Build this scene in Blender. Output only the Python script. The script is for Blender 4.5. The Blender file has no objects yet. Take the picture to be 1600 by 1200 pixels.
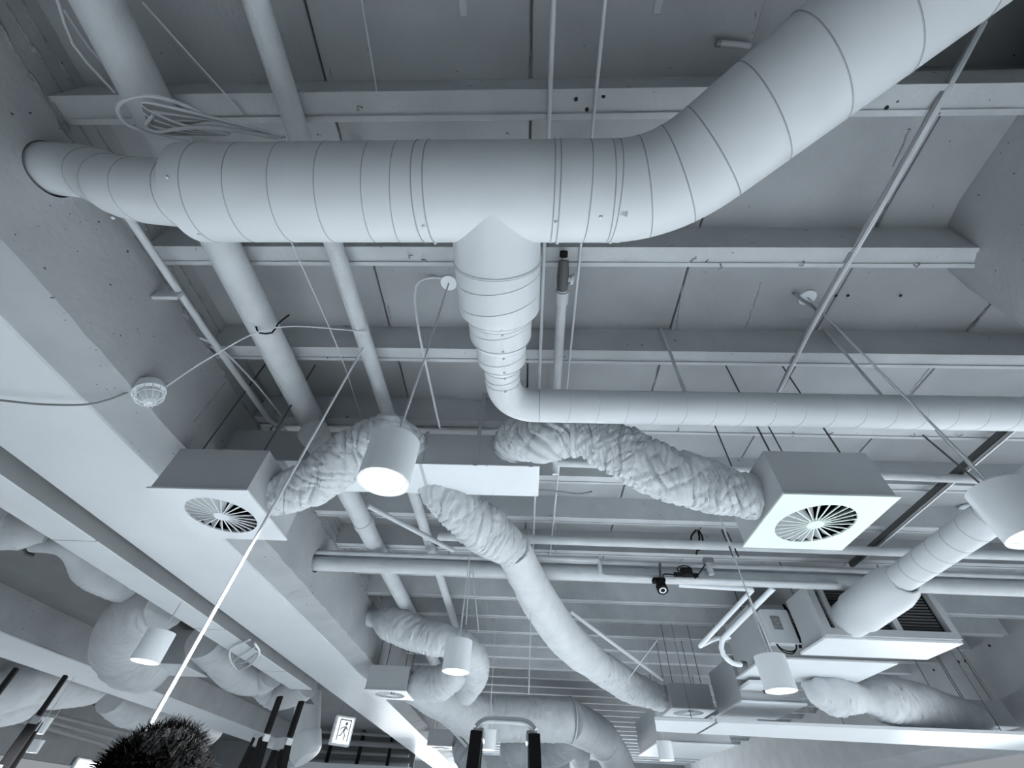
import bpy, bmesh, math, random
from mathutils import Vector, Matrix, noise
random.seed(7)
PI = math.pi
# ------------------------------------------------------------------ camera
FPX = 654.0
PITCH, ROLL, YAW = 0.820345, 0.0593147, 0.0601874
_f = Vector((0, math.cos(PITCH), math.sin(PITCH))); _u = Vector((0, -math.sin(PITCH), math.cos(PITCH))); _r = Vector((1, 0, 0))
_r, _u = _r*math.cos(ROLL) + _u*math.sin(ROLL), -_r*math.sin(ROLL) + _u*math.cos(ROLL)
_M = Matrix.Rotation(YAW, 3, 'Z')
CR, CU, CF = _M @ _r, _M @ _u, _M @ _f
scene = bpy.context.scene
col = scene.collection
cd = bpy.data.cameras.new('camera'); cd.sensor_width = 36.0; cd.lens = 36.0*FPX/1600.0; cd.clip_start = 0.02; cd.clip_end = 200
co = bpy.data.objects.new('camera', cd); col.objects.link(co)
co.matrix_world = Matrix(((CR.x, CU.x, -CF.x, 0), (CR.y, CU.y, -CF.y, 0), (CR.z, CU.z, -CF.z, 0), (0, 0, 0, 1)))
scene.camera = co
def ray(px, py): return CR*((px-800)/FPX) - CU*((py-600)/FPX) + CF
def P(px, py, X=None, Y=None, Z=None, T=None):
    """the world point that lies at a known height, depth or side distance (metres, eye level is z = 0)"""
    d = ray(px, py)
    t = T if T is not None else X/d.x if X is not None else Y/d.y if Y is not None else Z/d.z
    return d*t
def pxr(wpx, p): return 0.5*wpx*(p.dot(CF))/FPX      # half a width seen as wpx pixels at point p
# ------------------------------------------------------------------ world, lights, exposure
FLOOR = -1.6
w = bpy.data.worlds.new('world'); scene.world = w; w.use_nodes = True
bg = w.node_tree.nodes['Background']; bg.inputs[0].default_value = (0.86, 0.93, 1.0, 1); bg.inputs[1].default_value = 0.15
def area(name, loc, rot, sx, sy, e):
    l = bpy.data.lights.new(name, 'AREA'); l.shape = 'RECTANGLE'; l.size = sx; l.size_y = sy; l.energy = e; l.color = (0.93, 0.97, 1.0)
    o = bpy.data.objects.new(name, l); col.objects.link(o); o.location = loc; o.rotation_euler = rot
    return o
# added unseen fill lights: far wall, right side and left side, below the frame
area('window_light_front', (-0.5, 23.9, -0.4), (PI/2-0.20, 0, PI), 12, 2.0, 600)
area('window_light_side', (6.9, 5.5, -0.3), (PI/2-0.5, 0, PI/2), 8, 2.0, 100)
area('window_light_west', (-14.2, 6.0, -0.3), (PI/2-0.75, 0, -PI/2), 9, 2.0, 50)
vs = scene.view_settings
vs.view_transform = 'Standard'; vs.look = 'None'; vs.gamma = 1.0; vs.use_curve_mapping = False; vs.exposure = 1.22
try: scene.cycles.use_denoising = True
except Exception: pass
# ------------------------------------------------------------------ materials
def mat(name, c, rough=0.6, bump=0.0, bscale=60, spots=0.0, sscale=14, var=0.06, vscale=2.5, metal=0.0, emit=0.0, wr=None):
    m = bpy.data.materials.new(name); m.use_nodes = True
    nt = m.node_tree; N = nt.nodes; L = nt.links; b = N['Principled BSDF']
    b.inputs['Roughness'].default_value = rough; b.inputs['Metallic'].default_value = metal
    tc = N.new('ShaderNodeTexCoord')
    nz = N.new('ShaderNodeTexNoise'); nz.inputs['Scale'].default_value = vscale; nz.inputs['Detail'].default_value = 5
    L.new(tc.outputs['Object'], nz.inputs['Vector'])
    cr = N.new('ShaderNodeValToRGB'); e = cr.color_ramp.elements
    e[0].position = 0.3; e[0].color = (c[0]*(1-var), c[1]*(1-var), c[2]*(1-var), 1)
    e[1].position = 0.7; e[1].color = (min(1, c[0]*(1+var)), min(1, c[1]*(1+var)), min(1, c[2]*(1+var)), 1)
    L.new(nz.outputs['Fac'], cr.inputs['Fac']); out = cr.outputs['Color']
    if spots != 0:   # pits and blow holes of the cast concrete
        n2 = N.new('ShaderNodeTexNoise'); n2.inputs['Scale'].default_value = sscale; n2.inputs['Detail'].default_value = 2
        L.new(tc.outputs['Object'], n2.inputs['Vector'])
        r2 = N.new('ShaderNodeValToRGB'); q = r2.color_ramp.elements
        q[0].position = 0.72 - 0.02*spots; q[0].color = (0, 0, 0, 1); q[1].position = 0.75 - 0.02*spots; q[1].color = (1, 1, 1, 1)
        L.new(n2.outputs['Fac'], r2.inputs['Fac'])
        mx = N.new('ShaderNodeMixRGB'); mx.inputs[2].default_value = (c[0]*0.18, c[1]*0.18, c[2]*0.18, 1)
        L.new(r2.outputs['Color'], mx.inputs[0]); L.new(out, mx.inputs[1]); out = mx.outputs['Color']
    L.new(out, b.inputs['Base Color'])
    if bump > 0:
        n3 = N.new('ShaderNodeTexNoise'); n3.inputs['Scale'].default_value = bscale; n3.inputs['Detail'].default_value = 4
        L.new(tc.outputs['Object'], n3.inputs['Vector'])
        bp = N.new('ShaderNodeBump'); bp.inputs['Strength'].default_value = bump; bp.inputs['Distance'].default_value = 0.01
        L.new(n3.outputs['Fac'], bp.inputs['Height']); L.new(bp.outputs['Normal'], b.inputs['Normal'])
    if emit > 0:
        b.inputs['Emission Color'].default_value = (c[0], c[1], c[2], 1); b.inputs['Emission Strength'].default_value = emit
    if 'hair' in name or 'rubber' in name: b.inputs['Specular IOR Level'].default_value = 0.12
    return m
def T(v): return (v*0.94, v*0.988, v*1.025)      # the blue grey cast of the paint
M = dict(
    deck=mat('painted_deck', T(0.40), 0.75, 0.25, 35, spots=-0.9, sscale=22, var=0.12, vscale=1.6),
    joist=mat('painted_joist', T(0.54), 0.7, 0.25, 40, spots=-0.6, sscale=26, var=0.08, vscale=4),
    beam=mat('painted_beam', T(0.42), 0.75, 0.3, 30, spots=0.1, sscale=34, var=0.09),
    mortar=mat('rough_mortar', T(0.30), 0.9, 0.8, 60, var=0.3, vscale=30),
    duct=mat('painted_duct', T(0.68), 0.5, 0.06, 90, var=0.03),
    seam=mat('duct_seam', T(0.38), 0.5),
    pipe=mat('painted_pipe', T(0.62), 0.6, 0.35, 60, var=0.07, vscale=6),
    fabric=mat('painted_wrap', T(0.62), 0.7, 0.5, 28, var=0.06, vscale=6),
    box=mat('painted_sheet', T(0.48), 0.5, 0.05, 80, var=0.03),
    plate=mat('white_plate', T(0.78), 0.4, var=0.02),
    mint=mat('mint_white_plate', (0.76, 0.86, 0.82), 0.4, var=0.02),
    white=mat('white_enamel', T(0.90), 0.35, var=0.02),
    board=mat('white_board', T(0.74), 0.6, 0.05, 60, var=0.03),
    dark=mat('dark_void', (0.012, 0.013, 0.015), 0.9),
    darksteel=mat('dark_steel', T(0.09), 0.5, var=0.1),
    black=mat('black_rubber', (0.012, 0.012, 0.013), 0.8),
    steel=mat('bare_steel', T(0.5), 0.35, metal=0.7),
    cable=mat('cable_sheath', T(0.66), 0.5),
    greycable=mat('grey_cable', T(0.26), 0.55),
    floor=mat('pale_floor', T(0.70), 0.6, var=0.05, vscale=0.6),
    darkpaint=mat('dark_grey_paint', T(0.24), 0.75, 0.2, 30, var=0.08),  # paint of the bay slab; on the trough side, shade in the colour
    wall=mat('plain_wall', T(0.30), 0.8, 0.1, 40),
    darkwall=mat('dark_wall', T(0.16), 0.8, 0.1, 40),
    lamp=mat('lamp_glow', (1.0, 1.0, 1.0), 0.4, emit=6.0),
    panel=mat('lit_panel', (0.95, 0.98, 1.0), 0.5, emit=1.6),
    sign=mat('lit_sign', (0.80, 0.86, 0.9), 0.4, emit=0.7),
    signdark=mat('sign_ink', T(0.20), 0.5),
    glass=mat('frosted_glass', T(0.72), 0.25, var=0.02),
    hair=mat('black_hair', (0.003, 0.003, 0.0035), 0.9, var=0.4, vscale=40),
    skin=mat('skin', (0.55, 0.40, 0.33), 0.55),
    cloth=mat('dark_cloth', T(0.05), 0.85, 0.3, 90),
    denim=mat('grey_cloth', T(0.10), 0.85, 0.3, 90),
    print=mat('grey_print', T(0.28), 0.7, var=0.5, vscale=60),
)
# ------------------------------------------------------------------ mesh helpers
def obj(name, me, parent=None, m=None):
    if m is not None and not me.materials: me.materials.append(M[m])
    o = bpy.data.objects.new(name, me); col.objects.link(o)
    if parent is not None: o.parent = parent
    return o
def tag(o, label=None, cat=None, group=None, kind=None):
    if label: o['label'] = label
    if cat: o['category'] = cat
    if group: o['group'] = group
    if kind: o['kind'] = kind
    return o
def thing(name, label, cat, loc=(0, 0, 0), group=None):
    o = bpy.data.objects.new(name, None); o.empty_display_size = 0.1; col.objects.link(o); o.location = loc
    return tag(o, label, cat, group)
def org(parent):
    v = Vector((0, 0, 0))
    while parent is not None: v += parent.location; parent = parent.parent
    return v
def frames(pts):
    n = len(pts); ts = []
    for i in range(n):
        a = pts[max(i-1, 0)]; b = pts[min(i+1, n-1)]; ts.append((b-a).normalized())
    ref = Vector((0, 0, 1)) if abs(ts[0].z) < 0.9 else Vector((1, 0, 0))
    u = ts[0].cross(ref).normalized(); out = []
    for t in ts:
        u = (u - t*u.dot(t))
        u = u.normalized() if u.length > 1e-6 else t.orthogonal().normalized()
        out.append((t, u, t.cross(u)))
    return out
def spline(pts, step):
    pts = [Vector(p) for p in pts]
    if len(pts) == 2:
        n = max(1, int((pts[1]-pts[0]).length/step)); return [pts[0].lerp(pts[1], i/n) for i in range(n+1)], [i/n for i in range(n+1)]
    out, par = [], []
    for i in range(len(pts)-1):
        p0 = pts[i-1] if i else pts[0]*2-pts[1]; p1, p2 = pts[i], pts[i+1]; p3 = pts[i+2] if i+2 < len(pts) else p2*2-p1
        n = max(2, int((p2-p1).length/step))
        for k in range(n):
            t = k/n
            out.append(0.5*((2*p1)+(p2-p0)*t+(2*p0-5*p1+4*p2-p3)*t*t+(3*p1-p0-3*p2+p3)*t*t*t)); par.append(i+t)
    out.append(pts[-1]); par.append(len(pts)-1)
    return out, par
class MB:
    def __init__(s): s.v = []; s.f = []; s.sm = []
    def add(s, vs, fs, smooth=False):
        k = len(s.v); s.v += [Vector(x) for x in vs]; s.f += [tuple(i+k for i in f) for f in fs]; s.sm += [smooth]*len(fs); return s
    def box(s, a, b, R=None, c=None, bev=0.0):
        x0, y0, z0 = a; x1, y1, z1 = b
        if bev > 0:
            bm = bmesh.new(); bmesh.ops.create_cube(bm, size=1)
            for v in bm.verts: v.co = Vector((x0 if v.co.x < 0 else x1, y0 if v.co.y < 0 else y1, z0 if v.co.z < 0 else z1))
            bmesh.ops.bevel(bm, geom=bm.edges[:], offset=bev, segments=1, affect='EDGES')
            bm.verts.index_update(); vs = [v.co.copy() for v in bm.verts]; fs = [[v.index for v in f.verts] for f in bm.faces]; bm.free()
        else:
            vs = [Vector(p) for p in ((x0, y0, z0), (x1, y0, z0), (x1, y1, z0), (x0, y1, z0), (x0, y0, z1), (x1, y0, z1), (x1, y1, z1), (x0, y1, z1))]
            fs = [(3, 2, 1, 0), (4, 5, 6, 7), (0, 1, 5, 4), (1, 2, 6, 5), (2, 3, 7, 6), (3, 0, 4, 7)]
        if R is not None: vs = [R @ v + (Vector(c) if c else Vector()) for v in vs]
        return s.add(vs, fs)
    def tube(s, pts, r, seg=16, caps=True, smooth=True):
        pts = [Vector(p) for p in pts]; fr = frames(pts); rr = r if isinstance(r, (list, tuple)) else [r]*len(pts)
        vs = []; fs = []
        for p, (t, u, v), q in zip(pts, fr, rr):
            for k in range(seg):
                a = 2*PI*k/seg; vs.append(p + (u*math.cos(a)+v*math.sin(a))*q)
        for i in range(len(pts)-1):
            for k in range(seg):
                k2 = (k+1) % seg; fs.append((i*seg+k, i*seg+k2, (i+1)*seg+k2, (i+1)*seg+k))
        s.add(vs, fs, smooth)
        if caps:
            n = len(s.v)-len(vs)
            s.f.append(tuple(n+k for k in reversed(range(seg)))); s.sm.append(False)
            e = n+(len(pts)-1)*seg; s.f.append(tuple(e+k for k in range(seg))); s.sm.append(False)
        return s
    def lathe(s, prof, c, axis=(0, 0, 1), seg=24, smooth=True):
        """prof: (distance along axis, radius)"""
        ax = Vector(axis).normalized(); c = Vector(c)
        ref = Vector((0, 0, 1)) if abs(ax.z) < 0.9 else Vector((1, 0, 0)); u = ax.cross(ref).normalized(); v = ax.cross(u)
        vs = []; fs = []
        for h, r in prof:
            for k in range(seg):
                a = 2*PI*k/seg; vs.append(c+ax*h+(u*math.cos(a)+v*math.sin(a))*max(r, 1e-5))
        for i in range(len(prof)-1):
            for k in range(seg):
                k2 = (k+1) % seg; fs.append((i*seg+k, i*seg+k2, (i+1)*seg+k2, (i+1)*seg+k))
        return s.add(vs, fs, smooth)
    def prism(s, poly, axis, a, b, n=1, jit=None):
        """poly in the two other axes, swept from a to b in n steps"""
        vs = []; fs = []; m = len(poly)
        for i in range(n+1):
            t = a+(b-a)*i/n
            for j, (p, q) in enumerate(poly):
                if jit: dp, dq = jit(j, t); p += dp; q += dq
                vs.append(Vector((p, t, q)) if axis == 'Y' else Vector((t, p, q)) if axis == 'X' else Vector((p, q, t)))
        for i in range(n):
            for j in range(m):
                j2 = (j+1) % m; fs.append((i*m+j, i*m+j2, (i+1)*m+j2, (i+1)*m+j))
        fs.append(tuple(reversed(range(m)))); fs.append(tuple(n*m+j for j in range(m)))
        return s.add(vs, fs)
    def mesh(s, name, o=Vector((0, 0, 0)), fix=True):
        me = bpy.data.meshes.new(name); me.from_pydata([v-o for v in s.v], [], s.f)
        if fix:
            bm = bmesh.new(); bm.from_mesh(me); bmesh.ops.recalc_face_normals(bm, faces=bm.faces); bm.to_mesh(me); bm.free()
        me.polygons.foreach_set('use_smooth', s.sm)
        if any(s.sm): me.set_sharp_from_angle(angle=math.radians(50))
        me.update(); return me
    def build(s, name, m, parent=None): return obj(name, s.mesh(name, org(parent)), parent, m)
_cache = {}
def place(key, maker, name, m, parent, loc, axis=(0, 0, 1), roll=0.0):
    """a piece that shares its mesh with its likes: at loc (world), local z along axis"""
    k = (key, m)
    if k not in _cache:
        me = maker().mesh(name); me.materials.append(M[m]); _cache[k] = me
    o = obj(name, _cache[k], parent)
    o.location = Vector(loc)-org(parent)
    o.rotation_euler = (Vector(axis).to_track_quat('Z', 'Y').to_matrix() @ Matrix.Rotation(roll, 3, 'Z')).to_euler()
    return o
def torus(r, t, seg=40):
    b = MB(); vs = []; fs = []
    for i in range(seg):
        a = 2*PI*i/seg
        for k in range(5):
            q = 2*PI*k/5; vs.append(Vector(((r+t*math.cos(q))*math.cos(a), (r+t*math.cos(q))*math.sin(a), 1.3*t*math.sin(q))))
    for i in range(seg):
        for k in range(5): fs.append((i*5+k, ((i+1) % seg)*5+k, ((i+1) % seg)*5+(k+1) % 5, i*5+(k+1) % 5))
    return b.add(vs, fs, True)
def seam(parent, c, axis, r, t=0.0032, name='seam', m='seam'):
    r = round(r, 4); t = t*0.42; return place(('torus', r, t), lambda: torus(r, t), name, m, parent, c, axis)
def rivet(parent, c, axis, r=0.007):
    return place(('rivet', r), lambda: MB().lathe([(0, r), (r*0.5, r*0.9), (r*0.9, r*0.5), (r, 0)], (0, 0, 0), seg=8), 'rivet', 'duct', parent, c, axis)
def copy_tree(o, parent=None):
    c = o.copy(); col.objects.link(c); c.parent = parent
    for ch in list(o.children): copy_tree(ch, c)
    return c
def wire(name, pts, r, m, label=None, cat=None, parent=None, step=0.05, group=None, seg=6):
    p, _ = spline(pts, step); o = MB().tube(p, r, seg).build(name, m, parent)
    if label: tag(o, label, cat, group)
    return o
# ------------------------------------------------------------------ setting
XB = -2.2; XR = 6.8; HD = 2.435; HJ = 2.2; YEND = 24.0
tag(MB().box((-14.4, -2.0, FLOOR-0.1), (7.3, YEND+0.4, FLOOR)).build('floor', 'floor'), kind='structure')
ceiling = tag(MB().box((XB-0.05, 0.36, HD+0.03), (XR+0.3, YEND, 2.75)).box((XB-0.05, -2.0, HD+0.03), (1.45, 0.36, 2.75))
              .box((1.45, -2.0, 3.0), (XR+0.3, 0.36, 3.1)).box((1.45, 0.33, 2.75), (XR+0.3, 0.36, 3.1)).build('ceiling', 'deck'), kind='structure')
JS = 0.7125; J0 = 0.30; JW = 0.115
NPL = 0
for k in range(-3, 15):                       # deck planks, bay by bay, laid joist to joist
    y0 = J0+JS*k+JW-0.02; y1 = J0+JS*(k+1)+0.02
    for i in range(-3, 7):
        x0 = max(-0.015+0.985*i, XB-0.04)+0.006; x1 = min(-0.015+0.985*(i+1), XR)-0.006
        if k < 0 and x1 > 1.5: continue
        if x1-x0 < 0.1: continue
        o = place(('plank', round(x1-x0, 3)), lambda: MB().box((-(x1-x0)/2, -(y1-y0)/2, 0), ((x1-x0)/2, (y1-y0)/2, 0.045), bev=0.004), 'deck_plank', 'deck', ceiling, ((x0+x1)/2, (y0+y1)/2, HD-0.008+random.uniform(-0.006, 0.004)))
        NPL += 1
def jn(sc, seed, amp): return lambda j, t: (amp*noise.noise(Vector((t*sc, j*3.1+seed, 0))), amp*noise.noise(Vector((t*sc, j*3.1+seed, 7))))
for k in range(-3, 33):
    y = J0+JS*k
    if k < 15 or k % 1 == 0:
        if k < 0: xe = XR
        elif k == 1: xe = 2.42
        elif k == 0: xe = XR
        else: xe = XR
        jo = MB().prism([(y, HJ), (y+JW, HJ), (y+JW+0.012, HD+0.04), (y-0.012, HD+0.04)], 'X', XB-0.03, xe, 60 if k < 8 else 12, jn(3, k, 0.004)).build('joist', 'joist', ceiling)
        if -1 <= k < 12:
            for e in (y+0.012, y+JW-0.012):
                MB().box((XB, e-0.012, HJ-0.009), (xe, e+0.012, HJ+0.004)).build('edge_strip', 'joist', jo)
# rough mortar squeezed out of the plank joints
for (px0, py0, px1, py1) in [(825, 5, 830, 120), (1182, 2, 1175, 60), (600, 425, 612, 510), (1068, 430, 1052, 545), (1190, 440, 1165, 512), (1415, 240, 1372, 355), (1540, 482, 1520, 512),
                             (1027, 570, 1020, 610), (1452, 575, 1422, 612), (630, 575, 640, 640), (500, 60, 522, 130), (1395, 260, 1420, 205), (958, 775, 955, 815), (955, 828, 958, 855), (905, 905, 900, 945)]:
    a = P(px0, py0, Z=HD-0.008); b = P(px1, py1, Z=HD-0.008); n = max(4, int((b-a).length/0.02)); pts = [a.lerp(b, i/n)+Vector((0.012*noise.noise(Vector((i*0.5, px0, 0))), 0, 0)) for i in range(n+1)]
    MB().tube(pts, [0.0045+0.006*abs(noise.noise(Vector((i*0.9, px0, 3)))) for i in range(n+1)], 6).build('mortar_bead', 'mortar', ceiling)
for (px, py) in [(900, 155), (943, 150), (917, 171), (1306, 462), (1325, 462), (1407, 462), (1385, 168)]:   # drilled anchor holes
    q = P(px, py, Z=HJ if py < 200 else HD-0.012)
    MB().lathe([(0, 0.009), (-0.004, 0.008), (-0.004, 0)], q, seg=10).build('anchor_hole', 'dark', ceiling)
for (px, py) in [(1255, 408), (1435, 411), (1125, 412), (1080, 408), (1240, 676), (1295, 677), (1428, 678), (1060, 668), (640, 402), (660, 405), (560, 172), (800, 408), (1495, 680)]:   # bent nail and clip stubs left in the joist soffits
    q = P(px, py, Z=HJ-0.006); a = random.uniform(0, 6)
    MB().tube([q, q+Vector((0, 0, -0.012)), q+Vector((0.02*math.cos(a), 0.02*math.sin(a), -0.018)), q+Vector((0.028*math.cos(a+0.8), 0.028*math.sin(a+0.8), -0.01))], 0.004, 6).build('nail_stub', 'mortar', ceiling)
for (px, py) in [(724, 12), (1028, 8), (1085, 372)]:
    q = P(px, py, Z=HD-0.01); MB().box(q-Vector((0.018, 0.03, 0.012)), q+Vector((0.018, 0.03, 0.002)), bev=0.003).build('anchor_plate', 'joist', ceiling)
MB().tube([P(1122, 67, Z=2.39), P(1172, 72, Z=2.39)], 0.012, 8).build('anchor_stub', 'joist', ceiling)
MB().lathe([(-0.01, 0), (-0.01, 0.016), (0.01, 0.016), (0.01, 0)], P(1122, 67, Z=2.39), (1, 0, 0), 10).build('anchor_head', 'greycable', ceiling)
# ---- the big concrete beam at the left, its trough and the bay behind it
def cut_holes(o, cyl):
    cs = []
    for c, ax, r in cyl:
        cm = MB().lathe([(-0.35, 0), (-0.35, r), (0.1, r), (0.1, 0)], c, ax, 40, False).mesh('cut'); cmo = bpy.data.objects.new('cut', cm); col.objects.link(cmo); cs.append(cmo)
        md = o.modifiers.new('cut', 'BOOLEAN'); md.object = cmo; md.operation = 'DIFFERENCE'; md.solver = 'EXACT'
    bpy.context.view_layer.update(); dg = bpy.context.evaluated_depsgraph_get()
    nm = bpy.data.meshes.new_from_object(o.evaluated_get(dg)); o.modifiers.clear(); o.data = nm
    for c in cs: bpy.data.objects.remove(c)
YMH = 0.553
beam = MB().prism([(XB, 2.7), (XB, 1.60), (-2.45, 1.545), (-3.31, 1.54), (-3.31, 2.7)], 'Y', -2.0, YEND, 260, lambda j, t: ((0.018*noise.noise(Vector((t*6, 1, 0))), 0.020*noise.noise(Vector((t*9, 4, 0)))) if j == 1 else (0.004*noise.noise(Vector((t*5, 8, 0))), 0) if j == 2 else (0, 0))).build('concrete_beam', 'beam')
MB().box((-3.31, -2.0, 1.528), (-2.46, YEND, 1.545)).build('soffit_cladding', 'plate', beam)
tag(beam, 'deep painted concrete beam along the left with bright flat soffit', 'beam', kind='structure')
HOLE = Vector((XB, YMH, 1.992)); BH = Vector((XB, 4.32, 1.87)); FH = P(576, 965, X=XB)
cut_holes(beam, [(HOLE, (1, 0.0, -0.26), 0.118), (BH, (1, 0, 0), 0.115), (FH, (1, 0, 0), 0.115)])
for (z, amp, nm) in ((2.17, 0.06, 1), (2.26, 0.05, 3), (2.34, 0.03, 2)):
    pts = [Vector((XB+0.004, -1+i*0.03, z+0.02*noise.noise(Vector((i*0.11, nm, 0))))) for i in range(260)]
    MB().tube(pts, [max(0.002, 0.004+amp*0.5*max(0, noise.noise(Vector((i*0.35, nm, 5))))) for i in range(260)], 6).build('crack_ridge', 'mortar', beam)
MB().box((XB-0.002, 2.02-0.003, 1.75), (XB+0.003, 2.02+0.003, 2.15)).build('pour_joint', 'mortar', beam)
tr = MB().box((-3.76, -2.0, 1.447), (-3.40, 8.1, 1.60)).box((-3.42, -2.0, 1.59), (-3.30, 8.1, 1.62)).build('soffit_trough', 'darkpaint'); tag(tr, 'long flat boxed trough alongside the beam soffit', 'trough', kind='structure')  # shade of the upright side is put into its dark colour
MB().box((-3.758, -2.0, 1.438), (-3.402, 8.1, 1.447)).build('soffit_board', 'board', tr)  # paler sheet paints in the light on the underside
for y in (1.2, 3.1, 5.2, 7.0): MB().box((-3.76, y, 1.4365), (-3.395, y+0.006, 1.45)).build('joint_line', 'mortar', tr)
MB().box((-6.85, -2.0, 1.96), (-3.31, YEND, 2.1)).build('soffit_slab', 'darkpaint', ceiling)
b2 = MB().prism([(-6.85, 2.7), (-6.85, 1.54), (-8.0, 1.54), (-8.0, 2.7)], 'Y', -2.0, YEND, 120, lambda j, t: (0.012*noise.noise(Vector((t*4, j, 3))), 0.008*noise.noise(Vector((t*4, j, 9))))).build('concrete_beam', 'beam')
MB().box((-8.0, -2.0, 1.52), (-6.85, YEND, 1.535)).build('soffit_cladding', 'plate', b2)
tag(b2, 'second painted concrete beam far left beyond the trough', 'beam', kind='structure')
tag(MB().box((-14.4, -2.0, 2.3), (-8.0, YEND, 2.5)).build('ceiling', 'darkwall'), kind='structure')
tag(MB().box((-14.4, -2.0, 0.9), (-14.1, YEND, 2.6)).build('wall_left', 'wall'), kind='structure')
tag(MB().box((-14.4, YEND, FLOOR), (7.3, YEND+0.3, 2.8)).build('wall_far', 'wall'), kind='structure')
tag(MB().box((-14.4, -2.3, FLOOR), (7.3, -2.0, 3.1)).build('wall_back', 'wall'), kind='structure')
wr = MB().prism([(XR, 2.75), (XR, 1.25), (XR+0.25, 1.1), (XR+0.5, 1.1), (XR+0.5, 2.75)], 'Y', -2.0, YEND, 40).build('wall_right', 'beam'); tag(wr, kind='structure')
for (y) in (7.6, 9.2): MB().box((XR-0.003, y, 1.25), (XR+0.003, y+0.008, 2.4)).build('panel_joint', 'mortar', wr)
for (px, py) in ((1546, 1009), (1498, 1034), (1508, 1033), (1459, 1047)):
    q = P(px, py, X=XR); MB().lathe([(0, 0.02), (0.004, 0.018), (0.004, 0)], q, (-1, 0, 0), seg=10).build('bolt_hole', 'dark', wr)
def window(name, a, b, ax):
    w_ = tag(MB().box(a, b).build(name, 'white'), kind='structure'); return w_
for i, z in enumerate((-1.45, 0.72)):
    window('window_%d' % (i+1), (6.86, 1.4, z), (6.98, 9.6, z+0.08), 0); window('window_%d' % (i+3), (-14.35, 1.4, z), (-14.25, 10.6, z+0.08), 0)  # unseen sill and head bars added around the side fill lights
# pier with the rounded corner at the right
plan = [(2.31, -2.0), (2.31, 0.84), (2.335, 0.98), (2.40, 1.12), (2.52, 1.26), (2.72, 1.385), (2.95, 1.50), (3.35, 1.56), (3.9, 1.58), (3.9, -2.0)]
pier = MB().prism(plan, 'Z', FLOOR, HD+0.02).build('concrete_pier', 'beam'); pier.data.polygons.foreach_set('use_smooth', [True]*len(pier.data.polygons)); pier.data.set_sharp_from_angle(angle=math.radians(35))
tag(pier, 'smooth painted concrete pier with rounded corner at the right', 'pier', kind='structure')
# ------------------------------------------------------------------ the round supply duct
ZD = 1.65; YM = 0.55; RM = 0.177
sd = thing('round_duct', 'large spiral round duct crossing overhead with diagonal run and stepped branch', 'duct', (-0.14, YM, ZD))
MB().tube([(-1.30, YM, ZD), (0.34, YM, ZD)], RM, 48, False).build('main_run', 'duct', sd)
MB().lathe([(0, RM), (-0.012, RM), (-0.03, 0.150), (-0.035, 0.124)], (-1.30, YM, ZD), (1, 0, 0), 48).build('end_step', 'duct', sd)
lp, _ = spline([(-1.28, YM, ZD), (-1.45, YM-0.003, ZD+0.01), (-1.64, YM-0.005, ZD+0.06), (-1.84, YM-0.005, ZD+0.19), (-2.03, YM, ZD+0.30), (-2.5, YM+0.01, ZD+0.43)], 0.03)
MB().tube(lp, [0.122 - 0.010*min(1, max(0, (-1.5-p.x)/0.4)) for p in lp], 40).build('wall_branch', 'duct', sd)
for i in (3, 8, 13, 19): 
    t = (lp[i+1]-lp[i-1]).normalized(); seam(sd, lp[i], t, 0.1225-0.010*min(1, max(0, (-1.5-lp[i].x)/0.4)), 0.003)
dd = (P(1415, 0, Z=ZD)-P(1215, 158, Z=ZD)); dd.z = 0; dd.normalize()
e0 = Vector((0.34, YM, ZD)); dq = P(1215, 158, Z=ZD)
# elbow from +X to the diagonal
tt = (e0.y-dq.y)/dd.y; corner = dq+dd*tt; Lb = 0.20
e0 = corner-Vector((Lb, 0, 0)); e1 = corner+dd*Lb
arc = []
for i in range(13):
    t = i/12; arc.append(e0*(1-t)**2+corner*2*t*(1-t)+e1*t*t)
MB().tube([Vector((0.33, YM, ZD))]+arc, RM, 48, False).build('elbow', 'duct', sd)
end = e1+dd*1.6
MB().tube([e1, end], RM, 48, False).build('diagonal_run', 'duct', sd)
for i in (0, 4, 8, 12):
    t = (arc[min(i+1, 12)]-arc[max(i-1, 0)]).normalized(); seam(sd, arc[i], t, RM, 0.0045)
for k in range(1, 7):
    c = e1+dd*(0.17*k); seam(sd, c, (dd+Vector((0.03, 0.05, 0))).normalized(), RM+0.001, 0.0042)
for x in (-1.245, -1.09, -0.93, -0.765, -0.60, -0.50): seam(sd, (x, YM, ZD), (1, 0.09, 0.03), RM+0.001, 0.0036)
for x in (-0.415, -0.375, 0.075, 0.095): seam(sd, (x, YM, ZD), (1, 0.01, 0), RM+0.002, 0.0045)
for x in (0.20, 0.30): seam(sd, (x, YM, ZD), (1, 0.02, 0), RM+0.001, 0.0036)
def on(x, ang, r=RM): return Vector((x, YM+r*math.cos(ang), ZD+r*math.sin(ang))), (0, math.cos(ang), math.sin(ang))
for x, a in ((-0.39, -1.25), (0.085, -1.35), (0.24, -1.45), (-1.27, -2.2), (-1.26, -1.0), (-0.38, -0.4), (0.1, -0.5), (0.30, -0.6)):
    c, ax = on(x, a); rivet(sd, c, ax)
for x, a in ((-1.47, -1.3), (-1.40, -1.3), (-1.62, -1.1), (-1.47, -2.4), (-1.40, -2.4)): rivet(sd, (x, YM+0.122*math.cos(a), ZD+0.02+0.122*math.sin(a)), (0, math.cos(a), math.sin(a)))
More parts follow.
